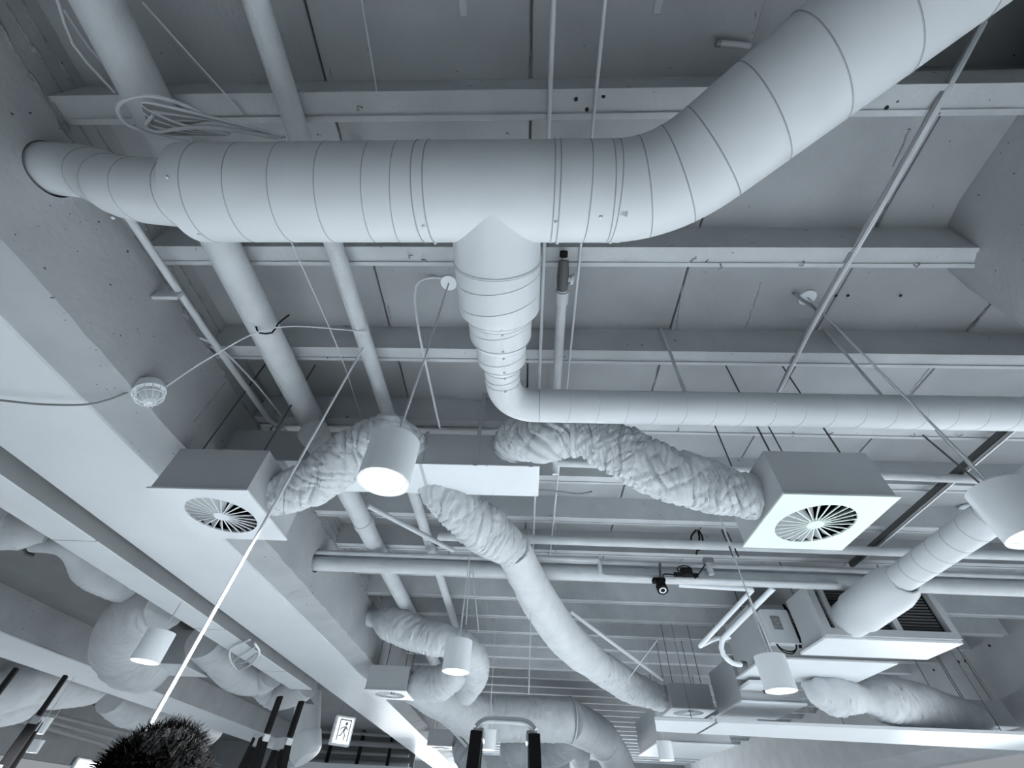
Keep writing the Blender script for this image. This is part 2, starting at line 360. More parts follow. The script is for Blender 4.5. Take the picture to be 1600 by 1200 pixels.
# stepped branch along +Y, drooping elbow, long small duct along +X
XBR = -0.142
prof = [(0.0, 0.176), (0.26, 0.181), (0.262, 0.186), (0.275, 0.186), (0.277, 0.183), (0.50, 0.183), (0.535, 0.156), (0.55, 0.149), (0.665, 0.148), (0.695, 0.130), (0.705, 0.124), (0.81, 0.123), (0.85, 0.100), (0.86, 0.0935), (0.97, 0.0935)]
MB().lathe(prof, (XBR, YM, ZD), (0, 1, 0), 48).build('reducer_branch', 'duct', sd)
for d, r, tl in ((0.268, 0.186, 0), (0.33, 0.184, 0.12), (0.43, 0.184, 0.15), (0.52, 0.168, 0), (0.548, 0.150, 0), (0.58, 0.149, 0.14), (0.66, 0.149, 0), (0.70, 0.126, 0), (0.76, 0.124, 0.12), (0.815, 0.122, 0), (0.862, 0.094, 0), (0.91, 0.094, 0.1), (0.95, 0.094, 0)):
    seam(sd, (XBR, YM+d, ZD), (tl, 1, 0), r, 0.003)
for d, r in ((0.51, 0.175), (0.555, 0.149), (0.65, 0.148), (0.71, 0.124), (0.80, 0.123), (0.865, 0.0935), (0.955, 0.0935)):
    rivet(sd, (XBR+0.02, YM+d, ZD-r), (0, 0, -1), 0.006); rivet(sd, (XBR-r*0.97, YM+d, ZD-0.02), (-1, 0, -0.2), 0.006)
YS = 1.70; RS = 0.0935
a0 = Vector((XBR, YM+0.95, ZD)); cn = Vector((XBR, YS, ZD)); a1 = Vector((XBR+0.20, YS, ZD))
arc = [a0*(1-t)**2+cn*2*t*(1-t)+a1*t*t for t in [i/14 for i in range(15)]]
MB().tube(arc, RS, 40, False).build('small_elbow', 'duct', sd)
MB().tube([a1, Vector((3.3, YS, ZD))], RS, 40).build('small_run', 'duct', sd)
seam(sd, a1, (1, 0, 0), RS+0.001, 0.004)
for k in range(1, 19): seam(sd, (a1.x+0.155*k, YS, ZD), (1, 0.16, 0.05), RS+0.0005, 0.0022)
for k in range(0, 12): rivet(sd, (a1.x+0.31*k+0.01, YS-RS*0.92, ZD-RS*0.4), (0, -0.9, -0.4), 0.005)
for x in (-0.9, 0.22): MB().box((x-0.012, YM-0.002, ZD+RM-0.01), (x+0.012, YM+0.002, HD)).build('hanger_strap', 'pipe', sd)
for x in (0.9, 2.0): MB().box((x-0.01, YS-0.002, ZD+RS-0.01), (x+0.01, YS+0.002, HD)).build('hanger_strap', 'pipe', sd)
# ------------------------------------------------------------------ wrinkled flexible ducts
def flexduct(parent, pts, rad, name='sleeve', amp=0.06, dens=100, seg=56, seed=0, freq=11.0, m='fabric'):
    sp, par = spline(pts, 1.0/dens); fr = frames(sp); b = MB(); vs = []; fs = []; s = 0.0
    rr = rad if isinstance(rad, (list, tuple)) else [rad]*len(pts)
    for i, p in enumerate(sp):
        if i: s += (p-sp[i-1]).length
        k = min(int(par[i]), len(rr)-2); f = par[i]-k; f = f*f*(3-2*f); R = rr[k]*(1-f)+rr[k+1]*f
        t, u, v = fr[i]
        for q in range(seg):
            a = 2*PI*q/seg; ca, sa = math.cos(a), math.sin(a)
            low = noise.noise(Vector((s*3.2+seed, ca*0.8, sa*0.8)))*0.05
            sk = 1.1*math.sin(a+seed)
            x = s*freq*1.5+0.9*noise.noise(Vector((s*3.0, ca*0.9, sa*0.9+seed)))+sk
            n1 = noise.noise(Vector((x, ca*0.30+seed, sa*0.30))); n2 = noise.noise(Vector((x*2.2+5, ca*0.9, sa*0.9+seed))); n3 = noise.noise(Vector((s*freq*1.6-sk*1.6+9, ca*0.8+seed, sa*0.8)))
            n4 = noise.noise(Vector((s*26, ca*3+seed, sa*3)))
            w1 = (1-min(1, abs(n1)*5.5))**0.8; w2 = 1-min(1, abs(n2)*4.5); w3 = 1-min(1, abs(n3)*6.0)
            vs.append(p+(u*ca+v*sa)*R*(1+low-amp*1.7*w1-amp*0.8*w2-amp*0.9*w3+amp*0.10*n4+amp*0.8))
    n = len(sp)
    for i in range(n-1):
        for q in range(seg):
            q2 = (q+1) % seg; fs.append((i*seg+q, i*seg+q2, (i+1)*seg+q2, (i+1)*seg+q))
    b.add(vs, fs, True); b.f.append(tuple(reversed(range(seg)))); b.sm.append(False); b.f.append(tuple((n-1)*seg+q for q in range(seg))); b.sm.append(False)
    o = b.build(name, m, parent)
    return o, sp, fr
def band(parent, c, ax, r, name='clamp_band', m='pipe'):
    r = round(r, 3); return place(('band', r), lambda: MB().lathe([(-0.012, r*0.9), (-0.012, r), (0.012, r), (0.012, r*0.9)], (0, 0, 0), seg=32), name, m, parent, c, ax)
# rectangular duct that the flexible ducts leave
YR0, YR1, ZR0, ZR1 = 2.36, 2.72, 1.715, 1.985
rd = thing('rectangular_duct', 'flat rectangular sheet metal duct between the wrinkled ducts, coming out of the beam', 'duct', (-1.0, 2.5, ZR0))
MB().box((XB-0.02, YR0, ZR0), (0.075, YR1, ZR1), bev=0.004).build('duct_body', 'box', rd)
MB().box((-1.7, YR0-0.004, ZR0-0.006), (0.08, YR1+0.004, ZR0)).build('bottom_panel', 'plate', rd)
for x in (-1.55, -0.75): MB().box((x, YR0-0.012, ZR0-0.012), (x+0.02, YR1+0.012, ZR1+0.01)).build('flange', 'box', rd)
for x in (-0.36, 0.02): MB().box((x-0.015, YR0-0.006, ZR0-0.01), (x+0.015, YR0-0.002, HD)).build('hanger_strap', 'box', rd)
q = Vector((-1.45, 2.12, 1.79)); cap = MB().lathe([(0, 0), (0, 0.094), (0.012, 0.098), (0.06, 0.098), (0.06, 0.09), (0.30, 0.09)], q, (0.05, 1, 0), 32).build('capped_spigot', 'box', rd)
for (x, y) in ((-0.28, YR0), (-0.25, YR1), (0.06, YR1)): rivet(rd, (x, y, ZR0-0.006), (0, 0, -1))
# left flexible duct: from the rectangular duct up over and down to the left diffuser box
fa = thing('flexible_duct', 'wrinkled wrapped flexible duct arching from rectangular duct to left diffuser box', 'flexible duct', (-1.1, 2.1, 1.5))
pa = [(-0.80, 2.58, 1.855), P(630, 690, Y=2.28), P(600, 684, Y=2.10), P(545, 712, Y=2.12), P(492, 752, Y=2.22), P(440, 772, Y=2.30), (-1.60, 2.32, 1.41)]
flexduct(fa, pa, [0.11, 0.125, 0.150, 0.150, 0.145, 0.125, 0.115], seed=3, amp=0.08, dens=170, seg=80)
band(fa, (-1.575, 2.32, 1.41), (-1, 0, 0), 0.118)
# right flexible duct: bulb beside the rectangular duct, then down to the right diffuser box
fb = thing('flexible_duct', 'wrinkled wrapped flexible duct sagging from under the small round duct to right diffuser box', 'flexible duct', (0.6, 2.1, 1.5))
pb = [(-0.12, 2.58, 1.85), P(808, 688, Y=2.30), P(850, 686, Y=2.12), P(900, 680, Y=2.09), P(960, 698, Y=2.07), P(1030, 735, Y=2.10), P(1100, 758, Y=2.16), P(1165, 775, Y=2.19), (1.335, 2.2, 1.40)]
_, spb, frb = flexduct(fb, pb, [0.13, 0.150, 0.150, 0.128, 0.160, 0.160, 0.150, 0.130, 0.118], seed=9, amp=0.085, dens=160, seg=80)
band(fb, P(897, 681, Y=2.09), (1, -0.15, -0.1), 0.142); band(fb, (1.31, 2.2, 1.405), (1, 0, 0), 0.122)
# the long one that leaves the far side and runs away to the far diffuser box
fc = thing('flexible_duct', 'long pale insulated duct running away from rectangular duct to far diffuser box', 'flexible duct', (0.2, 4.0, 1.5))
pc = [P(672, 742, Y=2.68), P(690, 770, Y=2.76), P(718, 795, Y=2.88), P(755, 825, Y=3.10), P(800, 858, Y=3.40)]
flexduct(fc, pc, [0.13, 0.145, 0.165, 0.185, 0.150], name='near_sleeve', seed=15, amp=0.06, dens=150, seg=72)
pc2 = [P(800, 855, Y=3.38), P(825, 905, Y=4.0), P(850, 950, Y=4.6), P(890, 1003, Y=5.5), P(935, 1040, Y=6.4), P(985, 1072, Y=7.1), P(1032, 1090, Y=7.42)]
flexduct(fc, pc2[:5], [0.150, 0.165, 0.185, 0.20, 0.19], name='middle_sleeve', seed=21, amp=0.022, dens=50)
flexduct(fc, pc2[4:], [0.19, 0.19, 0.16], name='far_sleeve', seed=27, amp=0.07, dens=60)
band(fc, P(800, 856, Y=3.39), (0.3, 1, 0), 0.15)
# ------------------------------------------------------------------ swirl diffuser boxes
def make_diffuser(label, plate='plate'):
    t = thing('diffuser_box', label, 'air diffuser', (0, 0, 0), 'square swirl diffuser boxes')
    S = 0.282; H = 0.29; R = 0.205; n = 48
    b = MB()
    b.box((-S, -S, 0.008), (-S+0.006, S, H)); b.box((S-0.006, -S, 0.008), (S, S, H)); b.box((-S, -S, 0.008), (S, -S+0.006, H)); b.box((-S, S-0.006, 0.008), (S, S, H)); b.box((-S, -S, H-0.006), (S, S, H))
    b.build('housing', 'box', t)
    MB().box((-S+0.007, -S+0.007, H-0.012), (S-0.007, S-0.007, H-0.008)).box((-S+0.007, -S+0.007, 0.06), (-S+0.01, S-0.007, H-0.01)).box((S-0.01, -S+0.007, 0.06), (S-0.007, S-0.007, H-0.01)).box((-S+0.007, S-0.01, 0.06), (S-0.007, S-0.007, H-0.01)).box((-S+0.007, -S+0.007, 0.06), (S-0.007, -S+0.01, H-0.01)).build('lining', 'dark', t)  # near-black sheets put the inner shade of the box into colour
    b = MB(); vs = []; fs = []; Sp = S+0.012
    for z in (0.0, 0.010):
        for i in range(n):
            a = 2*PI*i/n; c, s_ = math.cos(a), math.sin(a); k = Sp/max(abs(c), abs(s_))
            vs.append((R*c, R*s_, z)); vs.append((k*c, k*s_, z))
    m2 = 2*n
    for i in range(n):
        j = (i+1) % n
        fs += [(2*i, 2*i+1, 2*j+1, 2*j), (m2+2*i, m2+2*j, m2+2*j+1, m2+2*i+1), (2*i+1, m2+2*i+1, m2+2*j+1, 2*j+1), (2*i, 2*j, m2+2*j, m2+2*i)]
    b.add(vs, fs).build('face_plate', plate, t)
    MB().lathe([(0.0, 0), (-0.006, 0.012), (-0.004, 0.045), (0.012, 0.05), (0.02, 0.0)], (0, 0, 0), seg=24).build('hub', plate, t)
    bl = MB(); r0, r1 = 0.04, 0.206
    vs = []
    for r_, w_, h_ in ((r0, 0.006, 0.008), (r1, 0.034, 0.034)):
        for y_, z_ in ((-w_/2, 0.002), (-w_/2+0.002, 0.002), (w_/2+0.001, h_), (w_/2-0.001, h_)): vs.append((r_, y_, z_))
    bl.add(vs, [(0, 1, 5, 4), (1, 2, 6, 5), (2, 3, 7, 6), (3, 0, 4, 7), (3, 2, 1, 0), (4, 5, 6, 7)])
    vs = []
    for r_, w_ in ((r0, 0.006), (r1, 0.034)):
        for y_, z_ in ((-w_/2-0.003, -0.001), (-w_/2+0.003, -0.001), (-w_/2+0.003, 0.003), (-w_/2-0.003, 0.003)): vs.append((r_, y_, z_))
    bl.add(vs, [(0, 1, 5, 4), (1, 2, 6, 5), (2, 3, 7, 6), (3, 0, 4, 7), (3, 2, 1, 0), (4, 5, 6, 7)])
    me = bl.mesh('blade'); me.materials.append(M[plate]); me.materials.append(M['box'])
    for pi in range(6): me.polygons[pi].material_index = 1  # fin bodies darker grey: inner shade put into the colour, lips stay pale
    for k in range(24):
        o = obj('blade', me, t); o.rotation_euler = (0, 0, 2*PI*k/24)
    for sx in (-1, 1):
        for sy in (-1, 1): MB().tube([(sx*0.2, sy*0.22, H-0.005), (sx*0.2, sy*0.22, HD-1.25)], 0.005, 6).build('hanger_rod', 'darksteel', t)
    return t
def collar(t, side, y=0.0):
    MB().lathe([(-0.02, 0.10), (-0.02, 0.118), (0.07, 0.118), (0.07, 0.10)], Vector((side*0.282, y, 0.155)), (side, 0, 0), 32).build('collar', 'box', t)
dR = make_diffuser('square diffuser box with mint white swirl plate, nearest on the right', 'mint'); collar(dR, -1)
dL = make_diffuser('square diffuser box with swirl plate tucked beside the left beam'); collar(dL, 1)
d3 = copy_tree(dR); d3['label'] = 'small far diffuser box at the end of the long pale duct'
for ch in d3.children:
    if ch.data.materials and ch.data.materials[0] == M['mint']: ch.data = {'blade': [c for c in dL.children if c.name.startswith('blade')][0].data, 'hub': [c for c in dL.children if c.name.startswith('hub')][0].data, 'face_plate': [c for c in dL.children if c.name.startswith('face_plate')][0].data}[ch.name.split('.')[0]]
dL2 = copy_tree(dL); dL2['label'] = 'diffuser box under the looped duct, next along the left beam'
dR4 = copy_tree(d3); dR4['label'] = 'diffuser box against the right wall, half out of the picture'
dL3 = copy_tree(dL); dL3['label'] = 'tiny farthest diffuser box low behind the stepladder by the left beam'
dR.location = (1.615, 2.205, 1.25); dL.location = (-1.868, 2.305, 1.25); d3.location = (2.30, 7.42, 1.25); dL2.location = (-1.885, 7.15, 1.25); dR4.location = (6.38, 7.62, 1.25)
dL3.location = (-1.86, 12.4, 1.25)
# ------------------------------------------------------------------ pipes
def straight(name, a, b, r, m, label, cat='pipe', group=None, couplings=(), seg=20):
    a, b = Vector(a), Vector(b); t = thing(name, label, cat, a.lerp(b, 0.5), group)
    MB().tube([a, b], r, seg).build('pipe_run', m, t)
    ax = (b-a).normalized()
    for c in couplings: MB().lathe([(-0.05, r), (-0.05, r*1.10), (0.05, r*1.10), (0.05, r)], a.lerp(b, c), ax, seg).build('coupling', m, t)
    return t
straight('water_pipe', (-1.648, -1.9, 2.075), (-1.648, 18, 2.075), 0.088, 'pipe', 'thick grey pipe running along below the joists near the left beam', couplings=(0.29, 0.33), seg=28)
straight('water_pipe', (-1.062, -1.9, 2.12), (-1.062, 16, 2.12), 0.05, 'pipe', 'thinner grey pipe running parallel to the thick pipe under the joists', couplings=(0.345,), seg=20)
straight('conduit', (0.071, -1.9, 2.178), (0.071, 5.0, 2.178), 0.0105, 'cable', 'thicker of two thin conduits clipped under the joists above main duct', 'conduit', couplings=(0.29,), seg=8)
straight('conduit', (0.268, -1.9, 2.18), (0.268, 5.0, 2.18), 0.0078, 'cable', 'thinner of two thin conduits clipped under the joists above main duct', 'conduit', seg=8)
t = thing('conduit', 'painted conduit clamped along the side of the left beam', 'conduit', (-2.16, 1.7, 2.2))
cp_ = [P(195, 330, X=-2.07), P(320, 515, X=-2.07), P(420, 655, X=-2.06), P(440, 668, X=-2.04)]
MB().tube(cp_, 0.021, 12).build('pipe_run', 'pipe', t)
q = P(275, 462, X=-2.07); MB().box(q-Vector((0.13, 0.012, 0.03)), q+Vector((0.026, 0.012, 0.035)), bev=0.004).build('pipe_clamp', 'pipe', t)
q = P(437, 662, X=-2.04); MB().lathe([(-0.04, 0.02), (-0.03, 0.045), (0.03, 0.05), (0.05, 0.02)], q, (0.4, 1, -0.1), 12).build('plaster_lump', 'joist', t)
# sprinkler drop with a dark valve
t = thing('sprinkler_pipe', 'vertical looking grey sprinkler pipe with dark valve beside the stepped branch', 'pipe', (0.18, 1.5, 2.1))
MB().tube([(0.178, 1.22, 2.10), (0.19, 2.0, 2.10), (0.215, 2.78, 2.10)], 0.029, 16).build('pipe_run', 'pipe', t)
MB().lathe([(-0.03, 0.03), (-0.03, 0.038), (0.05, 0.038), (0.05, 0.03)], (0.178, 1.26, 2.10), (0, 1, 0), 16).build('coupling', 'pipe', t)
MB().tube([(0.176, 1.06, 2.13), (0.177, 1.14, 2.10), (0.178, 1.22, 2.10)], [0.028, 0.034, 0.03], 14).build('valve_body', 'darksteel', t)
MB().lathe([(0, 0.018), (0.03, 0.018), (0.03, 0.030), (0.045, 0.030), (0.045, 0)], (0.19, 1.15, 2.10), (1, 0.2, 0), 12).build('valve_knob', 'pipe', t)
MB().lathe([(0, 0.022), (-0.03, 0.022), (-0.03, 0)], (0.176, 1.045, 2.14), (0, 1, -0.2), 12).build('valve_tip', 'black', t)
MB().tube([(0.215, 2.78, 2.10), (0.22, 2.84, 2.07), (0.222, 2.86, 2.0)], 0.026, 14).build('drop_elbow', 'pipe', t)
straight('water_pipe', (0.2, 2.83, 2.10), (XR, 2.98, 2.07), 0.035, 'pipe', 'horizontal grey pipe behind the right wrinkled duct and diffuser box', seg=16)
# pipe bundle out of the beam
BY = 4.34
straight('water_pipe', (XB-0.3, BY, 1.85), (XR, BY+0.06, 1.85), 0.07, 'pipe', 'thickest pipe of the bundle coming out of the left beam', group='pipe bundle', seg=24)
for (dy, z, r, lab) in ((-0.055, 1.945, 0.024, 'thin top pipe of the bundle out of the beam'), (0.07, 1.955, 0.022, 'thin second pipe of the bundle out of the beam')):
    straight('water_pipe', (XB-0.3, BY+dy, z), (XR, BY+dy+0.05, z), r, 'pipe', lab, group='pipe bundle', couplings=(0.42, 0.55), seg=12)
straight('water_pipe', (-0.9, 4.02, 2.03), (XR, 4.08, 2.03), 0.042, 'pipe', 'medium pipe running just above the pipe bundle', couplings=(0.12,), seg=16)
t = thing('water_pipe', 'thin pipe with a stepped bend below the bundle', 'pipe', (0.9, 4.2, 1.8), 'pipe bundle')
MB().tube([(-0.2, 4.20, 1.93), (0.72, 4.22, 1.93), (0.74, 4.22, 1.90), (0.74, 4.24, 1.80), (0.78, 4.25, 1.785), (3.05, 4.28, 1.785)], 0.022, 10).build('pipe_run', 'pipe', t)
MB().lathe([(-0.03, 0.028), (0.03, 0.028)], (0.70, 4.22, 1.93), (1, 0, 0), 12).build('coupling', 'pipe', t)
MB().lathe([(-0.03, 0.028), (0.03, 0.028)], (1.05, 4.255, 1.785), (1, 0, 0), 12).build('coupling', 'pipe', t)
t = thing('drain_pipe', 'white drain pipe bending down towards the control box unit', 'pipe', (2.3, 5.0, 1.6))
dp = [P(1060, 914, Y=4.40), P(1176, 921, Y=4.40), P(1093, 1010, Y=5.1), P(1118, 998, Y=5.2), P(1140, 996, Y=5.25)]
MB().tube([dp[0], dp[1]], 0.022, 10).build('pipe_run', 'white', t); MB().tube([dp[1], dp[2]], 0.022, 10).build('sloping_run', 'white', t); MB().tube([dp[2], dp[3], dp[4]], 0.020, 10).build('tail_run', 'white', t)
t = thing('drain_pipe', 'white drain pipe with a round bend into the control box unit', 'pipe', (2.5, 5.0, 1.6))
sp_, _ = spline([P(1208, 919, Y=4.42), P(1150, 977, Y=4.95), P(1128, 1002, Y=5.15), P(1130, 1022, Y=5.2), P(1145, 1036, Y=5.25), P(1162, 1038, Y=5.28)], 0.04)
MB().tube(sp_, 0.026, 12).build('pipe_run', 'white', t); MB().lathe([(-0.03, 0.032), (0.03, 0.032)], sp_[-1], (1, 0, 0), 12).build('coupling', 'darksteel', t)
# strut channels and diagonal rods on the right
for a, b, r, lab in ((P(1582, 672, Z=2.12), P(1332, 886, Z=2.12), 0.020, 'dark strut channel running away beside the right diffuser box'),):
    t = thing('strut_channel', lab, 'strut', a.lerp(b, 0.5)); d = (b-a).normalized(); s_ = Vector((d.y, -d.x, 0))
    R = Matrix((s_, d, Vector((0, 0, 1)))).transposed()
    MB().box((-0.02, -(b-a).length/2, 0), (0.02, (b-a).length/2, 0.004), R, a.lerp(b, 0.5)).box((-0.02, -(b-a).length/2, 0), (-0.016, (b-a).length/2, 0.05), R, a.lerp(b, 0.5)).build('channel', 'darksteel', t)
    MB().box((0.016, -(b-a).length/2, -0.006), (0.026, (b-a).length/2, 0.05), R, a.lerp(b, 0.5)).build('edge', 'white', t)
wire('hanger_rod', [P(1442, 680, Z=2.2), P(1532, 756, Z=1.72)], 0.007, 'darksteel', 'dark threaded rod with end clip beside the canopy on the right', 'rod')
wire('steel_wire', [P(1300, 505, Z=2.42), P(1548, 762, Y=2.6)], 0.0045, 'greycable', 'thin wire slanting across the small round duct at right', 'wire')
wire('steel_wire', [P(395, 0, Z=2.19)+Vector((-0.45, 0, 0)), P(380, 178, Z=2.19)], 0.004, 'cable', 'thin wire above the left half of the main duct', 'wire')
wire('steel_wire', [P(565, 0, Z=2.4), P(590, 150, Z=2.19)], 0.004, 'cable', 'thin pale wire above the middle of the main duct', 'wire')
wire('steel_wire', [P(455, 378, Z=2.1), P(530, 550, Z=2.18), P(565, 655, Z=2.18)], 0.004, 'cable', 'thin pale wire hanging below the main duct between two pipes', 'wire')
wire('ceiling_cable', [P(1538, 35, Z=2.36), P(1470, 160, Z=2.175), P(1365, 345, Z=2.19), P(1275, 500, Z=2.19), P(1218, 612, Z=2.19)], 0.011, 'cable', 'twin grey cable run fixed across the joists at right', 'cable')
wire('ceiling_cable', [P(1530, 40, Z=2.37), P(1460, 165, Z=2.18), P(1360, 340, Z=2.195), P(1268, 503, Z=2.195), P(1215, 612, Z=2.195)], 0.008, 'greycable', 'thinner dark cable twisted beside the twin grey cable run', 'cable')
wire('slanted_pole', [(-1.075, 1.66, 2.21), (-0.72, 0.90, FLOOR)], 0.0055, 'white', 'long thin white pole slanting from a joist down behind the dark head', 'pole', seg=10)
for a, b, lab in (((P(575, 790, Y=3.1)), (P(708, 860, Y=3.9)), 'dull brace rod crossing behind the left pipes'), (P(890, 955, Y=5.1), P(1035, 1062, Y=6.9), 'pale straight rod slanting above the long duct')):
    wire('brace_rod', [a, b], 0.022, 'pipe', lab, 'rod', seg=10)
# ------------------------------------------------------------------ pendant lamps
def make_lamp(label, loc, D=0.20, H=0.20, ztop=HD, cord_to=None, e=170):
    t = thing('pendant_lamp', label, 'lamp', loc, 'white cylinder pendant lamps'); loc = Vector(loc); R = D/2
    MB().lathe([(0.0, R*0.93), (0.0, R), (H, R), (H, 0.0), (H-0.006, 0.0), (H-0.006, R*0.93), (0.0, R*0.93)], loc, seg=40).build('shade', 'white', t)
    MB().lathe([(0.002, R*0.93), (0.03, R*0.80), (0.07, R*0.50), (0.07, 0.0)], loc, seg=32).build('reflector', 'white', t)
    MB().lathe([(0.045, 0.0), (0.045, R*0.66), (0.05, R*0.66), (0.05, 0)], loc, seg=28).build('lens', 'lamp', t)
    for k in range(2): place(('torus', round(R*(0.72+0.12*k), 3), 0.002), lambda: torus(round(R*(0.72+0.12*k), 3), 0.002), 'baffle_ring', 'white', t, loc+Vector((0, 0, 0.03-0.012*k)))
    top = Vector(cord_to) if cord_to is not None else loc+Vector((0, 0, ztop-loc.z))
    MB().tube([loc+Vector((0, 0, H)), loc.lerp(top, 0.5)+Vector((0.004, 0, 0)), top], 0.0055, 8).build('cord', 'cable', t)
    MB().lathe([(0, 0), (0, 0.052), (0.012, 0.056), (0.022, 0.05), (0.022, 0)], top-Vector((0, 0, 0.022)), seg=24).build('canopy', 'white', t)
    l = bpy.data.lights.new('lamp_light', 'SPOT'); l.energy = e; l.spot_size = 2.0; l.spot_blend = 0.5; l.shadow_soft_size = 0.05; l.color = (0.95, 0.98, 1.0)
    lo = bpy.data.objects.new('lamp_light', l); col.objects.link(lo); lo.parent = t; lo.location = (0, 0, 0.035)
    return t
make_lamp('large white cylinder pendant lamp hanging in front of the rectangular duct', (-0.555, 1.365, 0.90), cord_to=(-0.53, 1.36, 2.43), e=190)
make_lamp('white cylinder pendant lamp cut off by the right edge of the picture', (1.86, 1.47, 0.81), cord_to=(1.77, 1.45, 2.43), e=150)
make_lamp('white pendant lamp in front of the curved duct at far left', P(226, 1034, T=1.0)*3.15, ztop=1.96, cord_to=P(292, 925, Z=1.60))
make_lamp('white pendant lamp in front of the looped duct, lower middle', P(712, 1050, T=1.0)*3.04)
make_lamp('white pendant lamp below the control box unit at right', P(1221, 1080, T=1.0)*2.78)
make_lamp('small white pendant lamp under the white bar, right of centre', P(1042, 1188, T=1.0)*5.7)
make_lamp('tiny bright pendant lamp far left, upper of two', P(56, 1146, T=1.0)*6.6, ztop=2.3)
make_lamp('tiny bright pendant lamp far left, lower of two', P(49, 1176, T=1.0)*8.6, ztop=2.3)
make_lamp('small pendant lamp seen between the legs of the middle stepladder', P(762, 1172, T=1.0)*5.4)
q = Vector((4.38, 3.84, HD-0.02)); t = thing('cable_rose', 'white ceiling rose disc beside the right lamp', 'ceiling rose', q)
MB().lathe([(0, 0), (0, 0.055), (0.014, 0.058), (0.024, 0.05), (0.024, 0)], q-Vector((0, 0, 0.02)), seg=24).build('disc', 'white', t); MB().lathe([(0, 0.010), (-0.03, 0.006), (-0.03, 0)], q-Vector((0, 0, 0.02)), seg=8).build('cord_grip', 'cable', t)
wire('power_cable', [P(690, 434, Z=2.42), P(672, 434, Z=2.40), P(655, 440, Z=2.36), P(648, 462, Z=2.32), P(655, 520, Z=2.19), P(672, 600, Z=2.1), P(687, 668, Z=2.0)], 0.008, 'cable', 'power cable looping from ceiling rose down to rectangular duct', 'cable')
wire('power_cable', [P(1240, 458, Z=2.41), P(1255, 470, Z=2.40), P(1272, 480, Z=2.38), P(1280, 492, Z=2.2)], 0.009, 'greycable', 'short dark cable curling beside the right ceiling rose', 'cable')
# caged bulkhead lamp on the beam
q = P(232, 612, X=XB); q.x += 0.005; ax = Vector((0.55, 0.12, -0.83)).normalized(); q = P(233, 612, X=-2.17)
t = thing('caged_lamp', 'white round bulkhead lamp in a wire cage on the left beam edge', 'lamp', q)
MB().lathe([(-0.05, 0), (-0.05, 0.07), (0.0, 0.078), (0.012, 0.078), (0.014, 0.06), (0.014, 0)], q, ax, 28).build('base', 'white', t)
MB().lathe([(0.012, 0.056), (0.04, 0.054), (0.065, 0.04), (0.078, 0.02), (0.08, 0)], q, ax, 24).build('glass_dome', 'glass', t)
u = ax.cross(Vector((0, 0, 1))).normalized(); v = ax.cross(u)
for k in range(6):
    a = PI*k/6; d = u*math.cos(a)+v*math.sin(a)
    MB().tube([q+d*0.072+ax*0.012, q+d*0.068+ax*0.045, q+d*0.045+ax*0.082, q+ax*0.096, q-d*0.045+ax*0.082, q-d*0.068+ax*0.045, q-d*0.072+ax*0.012], 0.0028, 6).build('cage_wire', 'white', t)
for h, r in ((0.05, 0.066), (0.088, 0.028)): place(('torus', r, 0.0028), lambda: torus(r, 0.0028), 'cage_ring', 'white', t, q+ax*h, ax)
wire('lamp_cable', [q+Vector((-0.05, -0.03, -0.01)), P(150, 630, Z=1.50), P(70, 632, Z=1.48), P(-30, 622, Z=1.48)], 0.006, 'greycable', 'grey cable from caged lamp across the beam soffit', 'cable')
wire('lamp_cable', [q+Vector((0.03, 0.02, 0.02)), P(330, 558, Z=1.85), P(430, 512, Z=1.97), P(575, 518, Z=2.08)], 0.0045, 'cable', 'thin cable strung from caged lamp to the pipes', 'cable')
wire('lamp_cable', [P(312, 528, X=-2.14), P(345, 545, Z=2.12), P(400, 600, Z=2.15), P(440, 650, Z=2.15)], 0.007, 'cable', 'loose cable dangling along the beam conduit', 'cable')
wire('cable_tie', [P(400, 510, Z=1.99), P(405, 520, Z=1.97), P(425, 520, Z=1.97), P(435, 505, Z=2.0), P(452, 492, Z=2.03)], 0.005, 'black', 'black cable tie around the thick pipe', 'cable tie')
wire('wall_cable', [P(90, 0, Z=2.2), P(115, 70, Z=2.2), P(180, 145, Z=2.2)], 0.006, 'cable', 'slack pale cable in the upper left corner', 'cable')
wire('wall_cable', [P(100, 15, Z=2.25), P(140, 75, Z=2.25), P(195, 135, Z=2.25)], 0.005, 'cable', 'thinner slack cable beside the pale one in upper left corner', 'cable')
# coil of cables lying on the duct
t = thing('cable_coil', 'bundle of looped grey cables lying over the left end of main duct', 'cables', (-1.3, 0.45, 1.85))
zc = 1.87
def strand(px, r, m, zz): 
    pts = [P(x, y, Z=zz+0.004*i) for i, (x, y) in enumerate(px)]; p_, _ = spline(pts, 0.02); MB().tube(p_, r, 7).build('strand', m, t)
strand([(400, 205), (340, 190), (290, 165), (235, 150), (192, 158), (184, 175), (200, 195), (245, 212), (300, 222)], 0.0075, 'cable', 1.86)
strand([(440, 216), (390, 208), (330, 200), (280, 201), (242, 206), (228, 196), (240, 180)], 0.0065, 'cable', 1.83)
for i in range(10):
    o_ = i*4.0
    strand([(445-6*i, 214-1.2*i), (380-4*i, 196-o_*0.25), (310-2*i, 178+o_*0.4), (250, 164+o_), (222+2*i, 160+o_*1.1), (232+i, 172+o_), (290, 196+o_*0.4), (360, 210)], 0.0055, 'greycable' if i % 3 else 'cable', 1.84+0.004*i)
